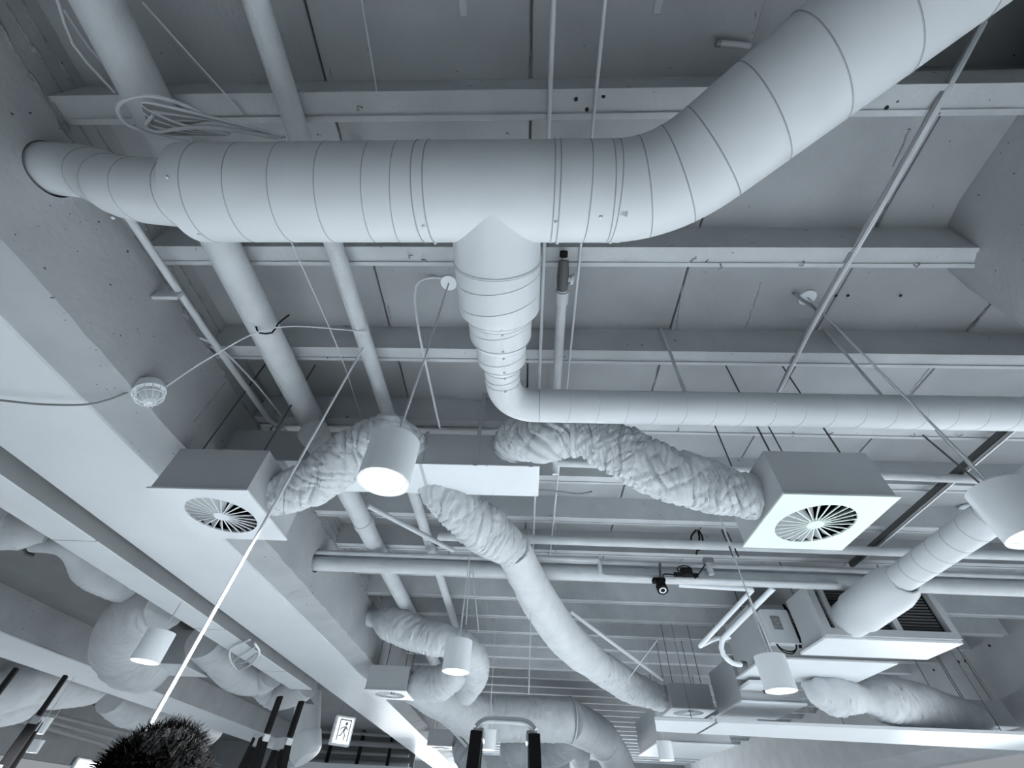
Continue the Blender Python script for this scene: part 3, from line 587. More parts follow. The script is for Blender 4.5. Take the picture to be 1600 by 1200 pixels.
# ------------------------------------------------------------------ duct and units at the right
rdz = 1.60; rdx = 3.13
t = thing('round_duct', 'round duct with wide drum end entering the louvred unit at right', 'duct', (rdx, 3.4, rdz))
MB().tube([(rdx, 1.75, rdz), (rdx+0.03, 3.72, rdz)], 0.105, 36).build('duct_run', 'duct', t)
for k in range(12): seam(t, (rdx+0.03*k*0.09, 1.95+0.17*k, rdz), (0.04, 1, 0.0), 0.106, 0.0026)
MB().lathe([(0, 0.10), (0.03, 0.125), (0.06, 0.150), (0.18, 0.172), (0.72, 0.178), (0.74, 0.16), (0.95, 0.16)], (rdx+0.04, 3.66, rdz-0.01), (0.03, 1, -0.01), 40).build('drum', 'duct', t)
p_ = [Vector((rdx+0.04, 3.66, rdz-0.01))+Vector((0.108*math.cos(a), 0.03*noise.noise(Vector((a*3, 0, 0))), 0.108*math.sin(a))) for a in [2*PI*i/40 for i in range(41)]]
MB().tube(p_, [0.008+0.008*abs(noise.noise(Vector((i, 3, 0)))) for i in range(41)], 7).build('sealant_ring', 'joist', t)
def unit_box(t, a, b, m='box', lip=0.03, name='casing'):
    MB().box(a, b, bev=0.004).build(name, m, t)
    if lip: MB().box((a[0]-lip, a[1]-lip, a[2]-0.022), (b[0]+lip, b[1]+lip, a[2]), bev=0.003).build('bottom_panel', 'plate', t)
t = thing('ventilation_unit', 'louvred ventilation unit box behind the drum duct at right', 'ventilation unit', (3.5, 4.8, 1.42))
unit_box(t, (2.96, 4.64, 1.43), (4.14, 5.12, 1.93), lip=0)
MB().box((2.90, 4.60, 1.405), (4.18, 5.14, 1.43), bev=0.004).build('bottom_panel', 'plate', t)
MB().box((2.90, 4.56, 1.43), (2.97, 4.64, 1.93)).build('corner_post', 'box', t); MB().box((4.10, 4.56, 1.43), (4.16, 4.64, 1.93)).build('corner_post', 'box', t)
MB().box((2.97, 4.56, 1.43), (4.10, 4.64, 1.49)).build('bottom_rail', 'box', t); MB().box((3.60, 4.57, 1.49), (3.66, 4.64, 1.93)).build('mullion', 'box', t); MB().box((3.02, 4.57, 1.49), (3.07, 4.64, 1.93)).build('mullion', 'box', t)
MB().box((2.97, 4.628, 1.49), (4.10, 4.636, 1.93)).build('louvre_back', 'dark', t)
for k in range(15): MB().box((-0.53, 0, 0), (0.56, 0.018, 0.004), Matrix.Rotation(-0.6, 3, 'X'), (3.5, 4.60, 1.50+0.028*k)).build('louvre_slat', 'darksteel', t)
for x in (2.95, 4.05): MB().tube([(x, 4.9, 1.93), (x, 4.9, HD)], 0.006, 6).build('hanger_rod', 'darksteel', t)
t = thing('fan_unit', 'fan coil unit carrying the grey control box, right of centre', 'fan unit', (3.3, 5.8, 1.40))
unit_box(t, (2.62, 5.32, 1.42), (3.95, 6.15, 1.96))
MB().box((2.60, 5.30, 1.45), (2.66, 5.33, 1.95)).build('edge_flange', 'box', t)
for x in (2.7, 3.8): MB().tube([(x, 5.7, 1.95), (x, 5.7, HD)], 0.006, 6).build('hanger_rod', 'darksteel', t)
cb = MB().box((2.68, 5.20, 1.53), (2.98, 5.32, 1.87), bev=0.006).build('control_box', 'board', t); MB().box((2.67, 5.195, 1.522), (2.99, 5.21, 1.532)).build('lid_edge', 'white', cb); MB().box((2.76, 5.197, 1.66), (2.86, 5.201, 1.80)).build('warning_label', 'print', cb)
for k, dx in enumerate((0.0, 0.02)):
    wp, _ = spline([(2.73, 5.24, 1.56), (2.76, 5.22, 1.48-dx), (2.85, 5.21, 1.45-dx), (2.93, 5.22, 1.49), (2.95+dx, 5.25, 1.58)], 0.03); MB().tube(wp, 0.007, 7).build('loose_cable', 'black', t)
for k in range(3):
    wp, _ = spline([(2.99+0.01*k, 5.26, 1.95), (3.0+0.02*k, 5.24, 1.8), (3.01+0.012*k, 5.24, 1.65), (2.98+0.01*k, 5.25, 1.5)], 0.04); MB().tube(wp, 0.006, 6).build('loose_cable', 'black', t)
t = thing('fan_unit', 'fan coil unit just right of the far diffuser box', 'fan unit', (2.95, 6.8, 1.2))
unit_box(t, (2.66, 6.35, 1.22), (3.38, 7.25, 1.70))
MB().box((2.66, 6.0, 1.32), (2.92, 6.33, 1.36), bev=0.004).build('drip_tray', 'plate', t)
MB().box((2.95, 6.33, 1.30), (2.97, 6.35, 1.36)).build('latch', 'black', t)
for x in (2.75, 3.3): MB().tube([(x, 6.8, 1.7), (x, 6.8, HD)], 0.006, 6).build('hanger_rod', 'darksteel', t)
t = thing('fan_unit', 'lowest fan coil unit below the white bar, behind small lamp', 'fan unit', (2.9, 9.6, 1.1))
unit_box(t, (2.20, 8.9, 1.12), (3.35, 10.6, 1.60)); unit_box(t, (3.0, 8.5, 1.25), (3.7, 8.88, 1.42), 'plate', 0, 'side_tray')
for x in (2.4, 3.2): MB().tube([(x, 9.6, 1.6), (x, 9.6, HD)], 0.006, 6).build('hanger_rod', 'darksteel', t)
t = thing('white_bar', 'long white flat bar hanging across the lower right', 'trough', (3.6, 6.8, 1.0))
a, b, c_, d_ = P(1023, 1125, Z=1.0), P(1026, 1143, Z=1.0), P(1640, 1150, Z=1.0), P(1640, 1175, Z=1.0)
bb = MB(); vs = [a, c_, d_, b]; vs = [Vector(v) for v in vs]+[Vector(v)+Vector((0, 0, 0.03)) for v in vs]
bb.add(vs, [(0, 1, 2, 3), (7, 6, 5, 4), (0, 4, 5, 1), (1, 5, 6, 2), (2, 6, 7, 3), (3, 7, 4, 0)]).build('bar_panel', 'plate', t)
for fx in (0.1, 0.5, 0.9):
    q = a.lerp(c_, fx).lerp(b.lerp(d_, fx), 0.5); MB().tube([q+Vector((0, 0, 0.03)), Vector((q.x, q.y, HD))], 0.005, 6).build('hanger_rod', 'greycable', t)
q = a.lerp(c_, 0.165); q2 = b.lerp(d_, 0.165); MB().box((q.x-0.012, q.y, 0.995), (q.x+0.012, q2.y, 1.032)).build('joint_strip', 'darksteel', t)
# right hand flexible duct to the wall diffuser
fd = thing('flexible_duct', 'two part wrinkled flexible duct between fan unit and right wall diffuser', 'flexible duct', (4.6, 6.6, 1.4))
flexduct(fd, [P(1252, 1068, Y=6.05), P(1275, 1080, Y=6.0), P(1300, 1085, Y=6.1), P(1345, 1090, Y=6.25)], [0.03, 0.15, 0.21, 0.15], name='near_sleeve', seed=41, dens=55, seg=40)
flexduct(fd, [P(1345, 1090, Y=6.25), P(1380, 1092, Y=6.4), P(1440, 1105, Y=6.8), P(1495, 1118, Y=7.2), P(1528, 1122, Y=7.45), (6.12, 7.62, 1.41)], [0.13, 0.25, 0.26, 0.22, 0.15, 0.12], name='far_sleeve', seed=47, dens=50, seg=40)
band(fd, P(1347, 1090, Y=6.26), (1, 0.2, 0), 0.15)
# ------------------------------------------------------------------ looped ducts by the left beam
fe = thing('flexible_duct', 'wrapped duct out of the left beam looping round the lower middle lamp', 'flexible duct', (-1.2, 6.4, 1.7))
flexduct(fe, [FH+Vector((-0.2, 0, 0)), FH+Vector((0.1, -0.02, -0.01)), P(615, 975, Y=6.15), P(655, 992, Y=6.1), P(700, 1003, Y=6.15), P(735, 1022, Y=6.4), P(742, 1052, Y=6.9), P(727, 1080, Y=7.5)], [0.105, 0.11, 0.21, 0.20, 0.19, 0.20, 0.19, 0.17], seed=51, dens=60, amp=0.05)
ff = thing('flexible_duct', 'short wrapped elbow duct on the diffuser box by the left beam', 'flexible duct', (-1.3, 7.0, 1.4))
flexduct(ff, [(-1.62, 7.15, 1.405), P(662, 1068, Y=7.0), P(690, 1066, Y=6.9), P(715, 1046, Y=6.75), P(712, 1030, Y=6.7)], [0.12, 0.19, 0.21, 0.19, 0.15], seed=57, dens=60, amp=0.05)
band(ff, (-1.6, 7.15, 1.405), (1, 0, 0), 0.125)
fg = thing('flexible_duct', 'wide pale duct crossing behind the middle stepladder', 'flexible duct', (0, 9.5, 1.5))
flexduct(fg, [P(640, 1072, Y=8.0), P(690, 1095, Y=8.8), P(745, 1120, Y=9.6), P(800, 1122, Y=9.8), P(890, 1124, Y=10.0)], [0.20, 0.27, 0.34, 0.34, 0.34], seed=61, dens=30, amp=0.03, name='first_sleeve')
flexduct(fg, [P(885, 1124, Y=10.0), P(915, 1138, Y=10.8), P(938, 1152, Y=11.6), P(962, 1185, Y=13.5), P(975, 1215, Y=16)], [0.34, 0.34, 0.34, 0.36, 0.38], seed=63, dens=30, amp=0.015, name='second_sleeve')
band(fg, P(891, 1124, Y=10.0), (1, 0.3, 0), 0.36); band(fg, P(940, 1154, Y=11.7), (0.6, 1, 0), 0.36)
fh = thing('flexible_duct', 'smaller wrinkled duct curving low behind the stepladder', 'flexible duct', (0, 13, 1.4))
flexduct(fh, [P(790, 1172, Y=13.5), P(812, 1172, Y=13.3), P(850, 1172, Y=13.2), P(880, 1160, Y=12.5), P(890, 1140, Y=11.5)], [0.25, 0.34, 0.34, 0.34, 0.26], seed=67, dens=25, seg=40)
fi = thing('flexible_duct', 'straight pale duct dropping below the curved duct in the far middle', 'flexible duct', (1.1, 13, 1.4))
flexduct(fi, [P(885, 1150, Y=12.0), P(905, 1172, Y=13), P(905, 1186, Y=14), P(905, 1215, Y=17)], [0.22, 0.24, 0.24, 0.26], seed=69, dens=25, seg=32, amp=0.02)
fj = thing('flexible_duct', 'crumpled duct on the tiny farthest diffuser box', 'flexible duct', (-1.4, 12.3, 1.4))
flexduct(fj, [(-1.6, 12.4, 1.40), P(728, 1178, Y=12.2), P(738, 1195, Y=12.0), P(742, 1215, Y=12)], [0.12, 0.26, 0.28, 0.26], seed=71, dens=40, seg=40)
# a rail and bits by the far end of the beam
for i, (x0, y0, x1, y1) in enumerate(((690, 1122, 728, 1165), (700, 1122, 738, 1165))):
    wire('angle_rail', [P(x0, y0, Y=9.5), P(x1, y1, Y=11.5)], 0.035, 'pipe', ('left' if i == 0 else 'right')+' of two slanting rails beside the far beam end', 'rail', seg=4)
# ------------------------------------------------------------------ bay behind the beam
g = thing('flexible_duct', 'pale lumpy duct stretched along behind the beam trough, far left', 'flexible duct', (-4.4, 4, 1.7))
flexduct(g, [P(-60, 800, Z=1.72), P(0, 822, Z=1.72), P(40, 830, Z=1.72), P(75, 835, Z=1.74)], [0.20, 0.20, 0.17, 0.08], name='first_sleeve', seed=81, dens=50, seg=40, amp=0.02)
flexduct(g, [P(55, 850, Z=1.72), P(95, 853, Z=1.72), P(118, 866, Z=1.72)], [0.075, 0.08, 0.09], name='neck', seed=83, dens=50, seg=24, amp=0.02)
flexduct(g, [P(112, 862, Z=1.72), P(150, 893, Z=1.72), P(190, 915, Z=1.72), P(228, 925, Z=1.72)], [0.09, 0.17, 0.16, 0.10], name='second_sleeve', seed=85, dens=50, seg=40, amp=0.03)
MB().tube([P(192, 916, Z=1.70), P(238, 919, Z=1.70)], 0.03, 10).build('strap_end', 'pipe', g)
MB().tube([P(36, 842, Z=1.70), P(30, 852, Z=1.69), P(40, 865, Z=1.69), P(52, 868, Z=1.70)], 0.02, 8).build('wire_loop', 'darksteel', g)
g = thing('flexible_duct', 'big curved wrapped duct behind the far left lamp', 'flexible duct', (-4.6, 6, 1.6))
flexduct(g, [P(262, 948, Z=1.60), P(232, 952, Z=1.60), P(205, 975, Z=1.58), P(196, 1008, Z=1.52), P(212, 1035, Z=1.42), P(240, 1050, Z=1.40)], [0.24, 0.30, 0.33, 0.34, 0.32, 0.26], seed=87, dens=45, seg=48, amp=0.03)
g = thing('diffuser_housing', 'plain grey box beside the curved duct behind the white pole', 'air diffuser', P(265, 1050, Z=1.40))
c = P(268, 1045, Z=1.42); MB().box(c-Vector((0.32, 0.30, 0.0)), c+Vector((0.32, 0.35, 0.42)), bev=0.005).build('housing', 'box', g); MB().box(c-Vector((0.34, 0.32, 0.012)), c+Vector((0.34, 0.37, 0.0))).build('face_plate', 'board', g)
# ribbed hoses
def ribbed(parent, pts, r, pitch=0.05, name='ribbed_hose', m='fabric'):
    sp_, _ = spline(pts, pitch/4); rr = []; s = 0
    for i, p in enumerate(sp_):
        if i: s += (p-sp_[i-1]).length
        rr.append(r*(1+0.035*math.sin(2*PI*s/pitch)))
    return MB().tube(sp_, rr, 36).build(name, m, parent)
g = thing('flexible_duct', 'ribbed bare hose hanging in two loops beside the beam trough', 'flexible duct', (-4.6, 8, 1.6))
ribbed(g, [P(318, 1000, Z=1.66), P(345, 1028, Z=1.62), P(372, 1055, Z=1.55), P(405, 1062, Z=1.60), P(428, 1050, Z=1.68)], 0.22, 0.07)
ribbed(g, [P(412, 1068, Z=1.70), P(432, 1086, Z=1.58), P(462, 1080, Z=1.60), P(482, 1068, Z=1.70)], 0.22, 0.07)
g = thing('round_duct', 'upright round duct standing behind the left stepladder', 'duct', P(482, 1150, Y=10.6))
MB().tube([P(482, 1085, Y=10.6), P(478, 1160, Y=10.6)], [0.25, 0.25], 32).build('duct_run', 'duct', g); MB().tube([P(478, 1148, Y=10.6), P(478, 1176, Y=10.6), P(480, 1185, Y=10.6)], [0.28, 0.28, 0.22], 32).build('lower_socket', 'duct', g)
MB().tube([P(484, 1092, Y=10.34), P(478, 1098, Y=10.34), P(490, 1100, Y=10.34), P(482, 1092, Y=10.34)], 0.02, 8).build('tape_patch', 'mortar', g)
wire('cable_coil', [P(390, 1000, Z=1.42), P(362, 1012, Z=1.42), P(360, 1030, Z=1.42), P(372, 1046, Z=1.42), P(392, 1038, Z=1.42), P(405, 1020, Z=1.42), P(398, 1005, Z=1.42)], 0.012, 'cable', 'loop of pale cable hanging below the trough', 'cable')
wire('cable_coil', [P(398, 1012, Z=1.42), P(368, 1030, Z=1.42), P(366, 1036, Z=1.42), P(385, 1034, Z=1.42), P(402, 1022, Z=1.42)], 0.010, 'cable', 'inner smaller loop of pale cable below the trough', 'cable')
# far left bay
for i, (pts, r, lab) in enumerate((([(-30, 1085), (20, 1070), (60, 1062), (110, 1068), (150, 1064)], 0.42, 'dim lumpy duct beyond the second beam, upper far left'), ([(-30, 1092), (10, 1094), (40, 1090)], 0.40, 'dim duct at the left edge behind the dark ladder pole'), ([(175, 1090), (210, 1105), (270, 1125), (330, 1140)], 0.40, 'smooth dim duct just under the second beam'))):
    g = thing('flexible_duct', lab, 'flexible duct', (-9, 9, 1.6)); flexduct(g, [P(x, y, X=-9.2-0.3*i) for x, y in pts], [r*0.8]+[r]*(len(pts)-1), seed=91+i, dens=20, seg=36, amp=0.03)
for i in range(3):
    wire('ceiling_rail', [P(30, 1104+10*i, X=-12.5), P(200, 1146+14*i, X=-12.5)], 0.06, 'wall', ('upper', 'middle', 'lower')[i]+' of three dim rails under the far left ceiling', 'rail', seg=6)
g = thing('lit_panel', 'bright rectangular light panel at the bottom far left', 'light panel', P(158, 1196, X=-13.9)); c = P(158, 1196, X=-13.9)
MB().box((-14.08, c.y-1.0, c.z-0.4), (-14.0, c.y+1.2, c.z+0.10)).build('frame', 'white', g); MB().box((-14.0, c.y-0.9, c.z-0.36), (-13.98, c.y+1.1, c.z+0.05)).build('panel', 'panel', g)
# dark framework beyond the left beam end, with the exit sign
g = thing('dark_rack', 'dark pipe rack deep in the shade behind exit sign', 'rack', (-5.5, 17, 1.5))
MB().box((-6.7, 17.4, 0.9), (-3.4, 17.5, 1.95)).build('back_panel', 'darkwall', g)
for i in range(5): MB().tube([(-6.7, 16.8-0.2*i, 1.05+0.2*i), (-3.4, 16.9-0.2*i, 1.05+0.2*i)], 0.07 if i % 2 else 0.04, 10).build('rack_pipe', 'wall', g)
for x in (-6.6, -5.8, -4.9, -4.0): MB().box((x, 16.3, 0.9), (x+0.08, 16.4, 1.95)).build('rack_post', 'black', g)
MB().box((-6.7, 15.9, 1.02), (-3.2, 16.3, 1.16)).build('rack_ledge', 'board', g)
c = P(535, 1142, T=8.0); ex = thing('exit_sign', 'lit white exit sign with running figure hanging under the beam', 'sign', c)
wx = Vector((0.78, 0.62, 0)).normalized(); nz_ = Vector((0.62, -0.78, 0)); Rm = Matrix((wx, -nz_, Vector((0, 0, 1)))).transposed()
MB().box((-0.19, -0.05, -0.22), (0.19, 0.05, 0.22), Rm, c, bev=0.012).build('casing', 'white', ex)
fp = MB().box((-0.155, -0.056, -0.185), (0.155, -0.05, 0.185), Rm, c).build('lit_face', 'sign', ex)
def sgn(pts, nm):
    b = MB(); m_ = len(pts); vs = [Rm @ Vector((x, y, z))+c for y in (-0.060, -0.055) for x, z in pts]
    b.add(vs, [tuple(range(m_)), tuple(reversed(range(m_, 2*m_)))]+[(i, (i+1) % m_, m_+(i+1) % m_, m_+i) for i in range(m_)]); b.build(nm, 'signdark', fp)
sgn([(-0.11, -0.15), (-0.09, -0.15), (-0.09, 0.15), (0.10, 0.15), (0.10, -0.15), (0.12, -0.15), (0.12, 0.17), (-0.11, 0.17)], 'door_mark')
sgn([(0.03+0.028*math.cos(2*PI*k/12), 0.105+0.028*math.sin(2*PI*k/12)) for k in range(12)], 'figure_head')
sgn([(0.015, 0.07), (0.045, 0.065), (0.02, -0.02), (-0.02, -0.01)], 'figure_body')
sgn([(0.01, 0.07), (-0.06, 0.04), (-0.07, 0.0), (-0.055, 0.0), (-0.045, 0.028), (0.0, 0.045)], 'figure_arm')
sgn([(0.04, 0.06), (0.085, 0.02), (0.08, 0.005), (0.03, 0.04)], 'figure_arm')
sgn([(-0.02, -0.01), (0.0, -0.02), (-0.03, -0.08), (-0.08, -0.09), (-0.08, -0.075), (-0.045, -0.065)], 'figure_leg')
sgn([(0.0, -0.02), (0.02, -0.015), (0.055, -0.07), (0.04, -0.14), (0.022, -0.14), (0.035, -0.07)], 'figure_leg')
for s_ in (-0.12, 0.12): q = Rm @ Vector((s_, 0, 0.22))+c; MB().tube([q, Vector((q.x, q.y, 1.6 if q.x > -3.4 else 1.96))], 0.006, 6).build('hanger_rod', 'greycable', ex)
# ------------------------------------------------------------------ small devices on the pipe bundle
q = P(1030, 908, Y=4.22); t = thing('spot_camera', 'small black camera hanging from the pipe bundle', 'camera', q)
MB().box(q+Vector((-0.06, -0.02, -0.01)), q+Vector((0.06, 0.05, 0.03)), bev=0.006).build('mount', 'black', t)
ax = Vector((0, -0.45, -0.9)).normalized(); MB().lathe([(0, 0), (0, 0.03), (0.05, 0.04), (0.06, 0.05), (0.12, 0.052), (0.12, 0.04), (0.115, 0.0)], q, ax, 20).build('barrel', 'black', t)
MB().lathe([(0.121, 0.022), (0.123, 0.030), (0.121, 0.034)], q, ax, 20).build('lens_ring', 'white', t)
MB().tube([q+Vector((0.02, 0, 0.03)), q+Vector((0.025, -0.02, 0.12)), q+Vector((0.04, -0.02, 0.17))], 0.012, 8).build('bracket', 'darksteel', t)
q = P(1072, 895, Y=4.22); t = thing('junction_box', 'black junction box with loose cables on the pipe bundle', 'junction box', q)
MB().box(q+Vector((-0.05, -0.03, -0.03)), q+Vector((0.06, 0.03, 0.045)), bev=0.008).build('case', 'black', t)
MB().lathe([(0, 0.02), (0.05, 0.02), (0.05, 0)], q+Vector((0.06, 0, -0.02)), (1, 0, 0), 10).build('gland', 'black', t); MB().lathe([(0, 0.02), (0.06, 0.022), (0.06, 0)], q+Vector((-0.06, 0, -0.02)), (-1, 0, 0), 10).build('gland', 'black', t)
for pts in ([(1063, 897), (1058, 888), (1068, 884), (1078, 886)], [(1060, 900), (1045, 897), (1036, 898), (1037, 906)], [(1086, 904), (1094, 894), (1099, 886), (1102, 882)]):
    sp_, _ = spline([P(x, y, Y=4.20) for x, y in pts], 0.02); MB().tube(sp_, 0.006, 6).build('loose_cable', 'black', t)
q = P(1107, 878, Y=4.25); t = thing('pipe_bracket', 'dark bracket box on the upper pipe of the bundle', 'bracket', q)
MB().box(q-Vector((0.05, 0.03, 0.03)), q+Vector((0.05, 0.03, 0.04)), bev=0.01).build('case', 'greycable', t); MB().lathe([(0, 0.03), (-0.09, 0.028), (-0.09, 0)], q+Vector((0.0, 0.02, -0.03)), seg=12).build('stub', 'pipe', t)
wire('black_cable', [P(1088, 828, Z=2.18), P(1080, 838, Z=2.14), P(1082, 850, Z=2.10), P(1092, 860, Z=2.06), P(1098, 848, Z=2.10), P(1096, 836, Z=2.14), P(1090, 828, Z=2.18), P(1093, 840, Z=2.12), P(1088, 866, Z=2.04)], 0.009, 'black', 'tangled black cable hanging from a joist above the bundle', 'cable', step=0.03)
for i, (x0, y0, x1, y1) in enumerate(((1128, 828, 1146, 870), (1136, 832, 1154, 870))): wire('hanger_rod', [P(x0, y0, Z=2.2), P(x1, y1, Z=1.9)], 0.008, 'darksteel', ('left' if i == 0 else 'right')+' of two dark rods above the pipe bundle near right box', 'rod')
wire('steel_wire', [P(1132, 832, Z=2.2), P(1170, 930, Y=4.45), P(1216, 1042, Y=4.6)], 0.006, 'cable', 'pale cable passing the bundle down to the fan coil lamp', 'cable')
wire('power_cable', [P(830, 765, Z=1.72), P(870, 768, Z=2.1), P(905, 772, Z=2.15), P(925, 768, Z=2.19)], 0.009, 'greycable', 'grey cable leaving right end of rectangular duct', 'cable')
for x0, y0, x1, y1, lab in ((868, 730, 868, 862, 'pale hanger wire right of the rectangular duct'), (735, 885, 728, 975, 'left leg of the pale wire pair above the lower middle lamp'), (738, 880, 748, 988, 'right leg of the pale wire pair above the lower middle lamp'), (830, 940, 826, 1085, 'thin vertical wire left of the long pale duct'), (828, 768, 826, 840, 'thin pale wire below right end of rectangular duct'), (1027, 1000, 975, 1070, 'thin pale wire slanting to the far sleeve')):
    wire('hanger_wire', [P(x0, y0, Y=4.3 if y0 < 1000 else 6), P(x1, y1, Y=4.3 if y0 < 1000 else 6.5)], 0.006, 'cable', lab, 'wire')
# ------------------------------------------------------------------ stepladders
def ladder(label, c, W, top, ang, tilt=0.24, mats=('black', 'steel')):
    """c: centre of the top cap"""
    t = thing('stepladder', label, 'ladder', (c.x, c.y, FLOOR)); R = Matrix.Rotation(ang, 3, 'Z'); h = c.z-FLOOR
    def pt(x, y, z): return c+R @ Vector((x, y, z))
    for sy in (-1, 1):
        for sx in (-1, 1):
            a = pt(sx*W/2, sy*0.05, -0.02); b = pt(sx*(W/2+0.06), sy*(0.05+h*tilt), -h)
            d = (b-a).normalized(); u = (R @ Vector((1, 0, 0))); u = (u-d*u.dot(d)).normalized(); v = d.cross(u); Rb = Matrix((u, v, d)).transposed()
            MB().box((-0.030, -0.032, 0), (0.030, 0.032, (b-a).length), Rb, a, bev=0.004).build('side_rail', mats[0], t)
            MB().lathe([(-0.05, 0.03), (0, 0.036), (0.002, 0)], b+Vector((0, 0, 0.002)), seg=8).build('foot', 'black', t)
    n = int(h/0.28)
    for k in range(1, n):
        z = -0.28*k; y = -(0.05+0.28*k*tilt); q = pt(0, y, z)
        MB().box((-W/2-0.05*k/n, -0.05, -0.012), (W/2+0.05*k/n, 0.05, 0.012), R, q, bev=0.003).build('tread', mats[1], t)
    for k in (2, 4, 6):
        if 0.28*k < h: q = pt(0, 0.05+0.28*k*tilt, -0.28*k); MB().box((-W/2, -0.01, -0.015), (W/2, 0.01, 0.015), R, q).build('rear_brace', mats[1], t)
    if top == 'arch':
        pts = [pt(x*W/2*1.02, -0.06, 0.035*(1-x**6)) for x in [-1+i/10 for i in range(21)]]; MB().tube(pts, 0.016, 8).build('top_handle', 'steel', t)
        MB().box((-W/2-0.02, -0.07, -0.05), (-W/2+0.04, 0.07, 0.0), R, c, bev=0.006).build('hinge_cap', 'steel', t); MB().box((W/2-0.04, -0.07, -0.05), (W/2+0.02, 0.07, 0.0), R, c, bev=0.006).build('hinge_cap', 'steel', t)
    else:
        for sx in (-1, 1): MB().box((sx*W/2-0.03, -0.09, -0.08), (sx*W/2+0.03, 0.09, 0.0), R, c, bev=0.006).build('hinge_cap', mats[1], t)
        for sx in (-1, 1): MB().box((sx*W/2-0.015, -0.10, 0.0), (sx*W/2+0.015, -0.04, 0.24), R, c, bev=0.004).build('rail_end', mats[0], t)
    return t
q = P(790, 1142, T=2.2); ladder('dark stepladder with arched aluminium top handle, bottom middle', q, 0.295, 'arch', 0.02)
q = P(428, 1150, T=3.4); ladder('dark stepladder with pale plastic hinge caps, bottom left of centre', q, 0.20, 'open', 0.9)
q = P(22, 1115, T=3.0); t = ladder('black ladder rising at the bottom left corner', q, 0.30, 'open', 0.6)
# ------------------------------------------------------------------ the person whose dark hair rises into the picture
HT = P(268, 1134, T=0.70); hc = Vector((HT.x, HT.y+0.02, HT.z-0.125))
pe = thing('person', 'person seen from behind, only the dark tousled hair in view', 'person', (hc.x, hc.y, FLOOR))
def skin_mesh(name, verts, edges, radii, m, parent, root=0, sub=2):
    me = bpy.data.meshes.new(name); o0 = org(parent); me.from_pydata([Vector(v)-o0 for v in verts], edges, []); me.materials.append(M[m])
    o = bpy.data.objects.new(name, me); col.objects.link(o); o.parent = parent
    o.modifiers.new('skin', 'SKIN'); sv = me.skin_vertices[0].data
    for i, r in enumerate(radii): sv[i].radius = r if isinstance(r, tuple) else (r, r); sv[i].use_root = (i == root)
    s = o.modifiers.new('sub', 'SUBSURF'); s.levels = sub; s.render_levels = sub
    bpy.context.view_layer.update(); nm = bpy.data.meshes.new_from_object(o.evaluated_get(bpy.context.evaluated_depsgraph_get())); o.modifiers.clear(); o.data = nm
    nm.polygons.foreach_set('use_smooth', [True]*len(nm.polygons))
    return o
bx, by = hc.x, hc.y; zf = FLOOR
def V3(x, y, z): return (bx+x, by+y, zf+z)
Hh = HT.z-FLOOR; k_ = Hh/1.72
vs_ = [V3(0, -0.02, 0.95*k_), V3(0, -0.02, 1.15*k_), V3(0, -0.01, 1.36*k_), V3(0, 0, 1.46*k_), V3(0, 0.01, 1.53*k_),
       V3(-0.17, -0.01, 1.40*k_), V3(-0.24, 0.0, 1.12*k_), V3(-0.25, 0.06, 0.88*k_), V3(-0.25, 0.08, 0.80*k_),
       V3(0.17, -0.01, 1.40*k_), V3(0.24, 0.0, 1.12*k_), V3(0.25, 0.06, 0.88*k_), V3(0.25, 0.08, 0.80*k_),
       V3(-0.10, -0.01, 0.88*k_), V3(-0.11, 0.0, 0.48*k_), V3(-0.11, -0.03, 0.09*k_), V3(-0.12, 0.10, 0.04),
       V3(0.10, -0.01, 0.88*k_), V3(0.11, 0.0, 0.48*k_), V3(0.11, -0.03, 0.09*k_), V3(0.12, 0.10, 0.04)]
ed_ = [(0, 1), (1, 2), (2, 3), (3, 4), (2, 5), (5, 6), (6, 7), (7, 8), (2, 9), (9, 10), (10, 11), (11, 12), (0, 13), (13, 14), (14, 15), (15, 16), (0, 17), (17, 18), (18, 19), (19, 20)]
ra_ = [(0.15, 0.11), (0.135, 0.10), (0.15, 0.11), 0.06, 0.055, 0.06, 0.045, 0.033, 0.03, 0.06, 0.045, 0.033, 0.03, 0.085, 0.058, 0.04, 0.035, 0.085, 0.058, 0.04, 0.035]
body = skin_mesh('body', vs_, ed_, ra_, 'skin', pe)
sh = skin_mesh('shirt', vs_[:4]+[vs_[5], vs_[6], vs_[9], vs_[10]], [(0, 1), (1, 2), (2, 3), (2, 4), (4, 5), (2, 6), (6, 7)], [(0.165, 0.125), (0.15, 0.115), (0.165, 0.125), 0.072, 0.075, 0.06, 0.075, 0.06], 'cloth', pe)
tr_ = skin_mesh('trousers', [vs_[0]]+vs_[13:16]+vs_[17:20], [(0, 1), (1, 2), (2, 3), (0, 4), (4, 5), (5, 6)], [(0.168, 0.128), 0.10, 0.072, 0.058, 0.10, 0.072, 0.058], 'denim', pe)
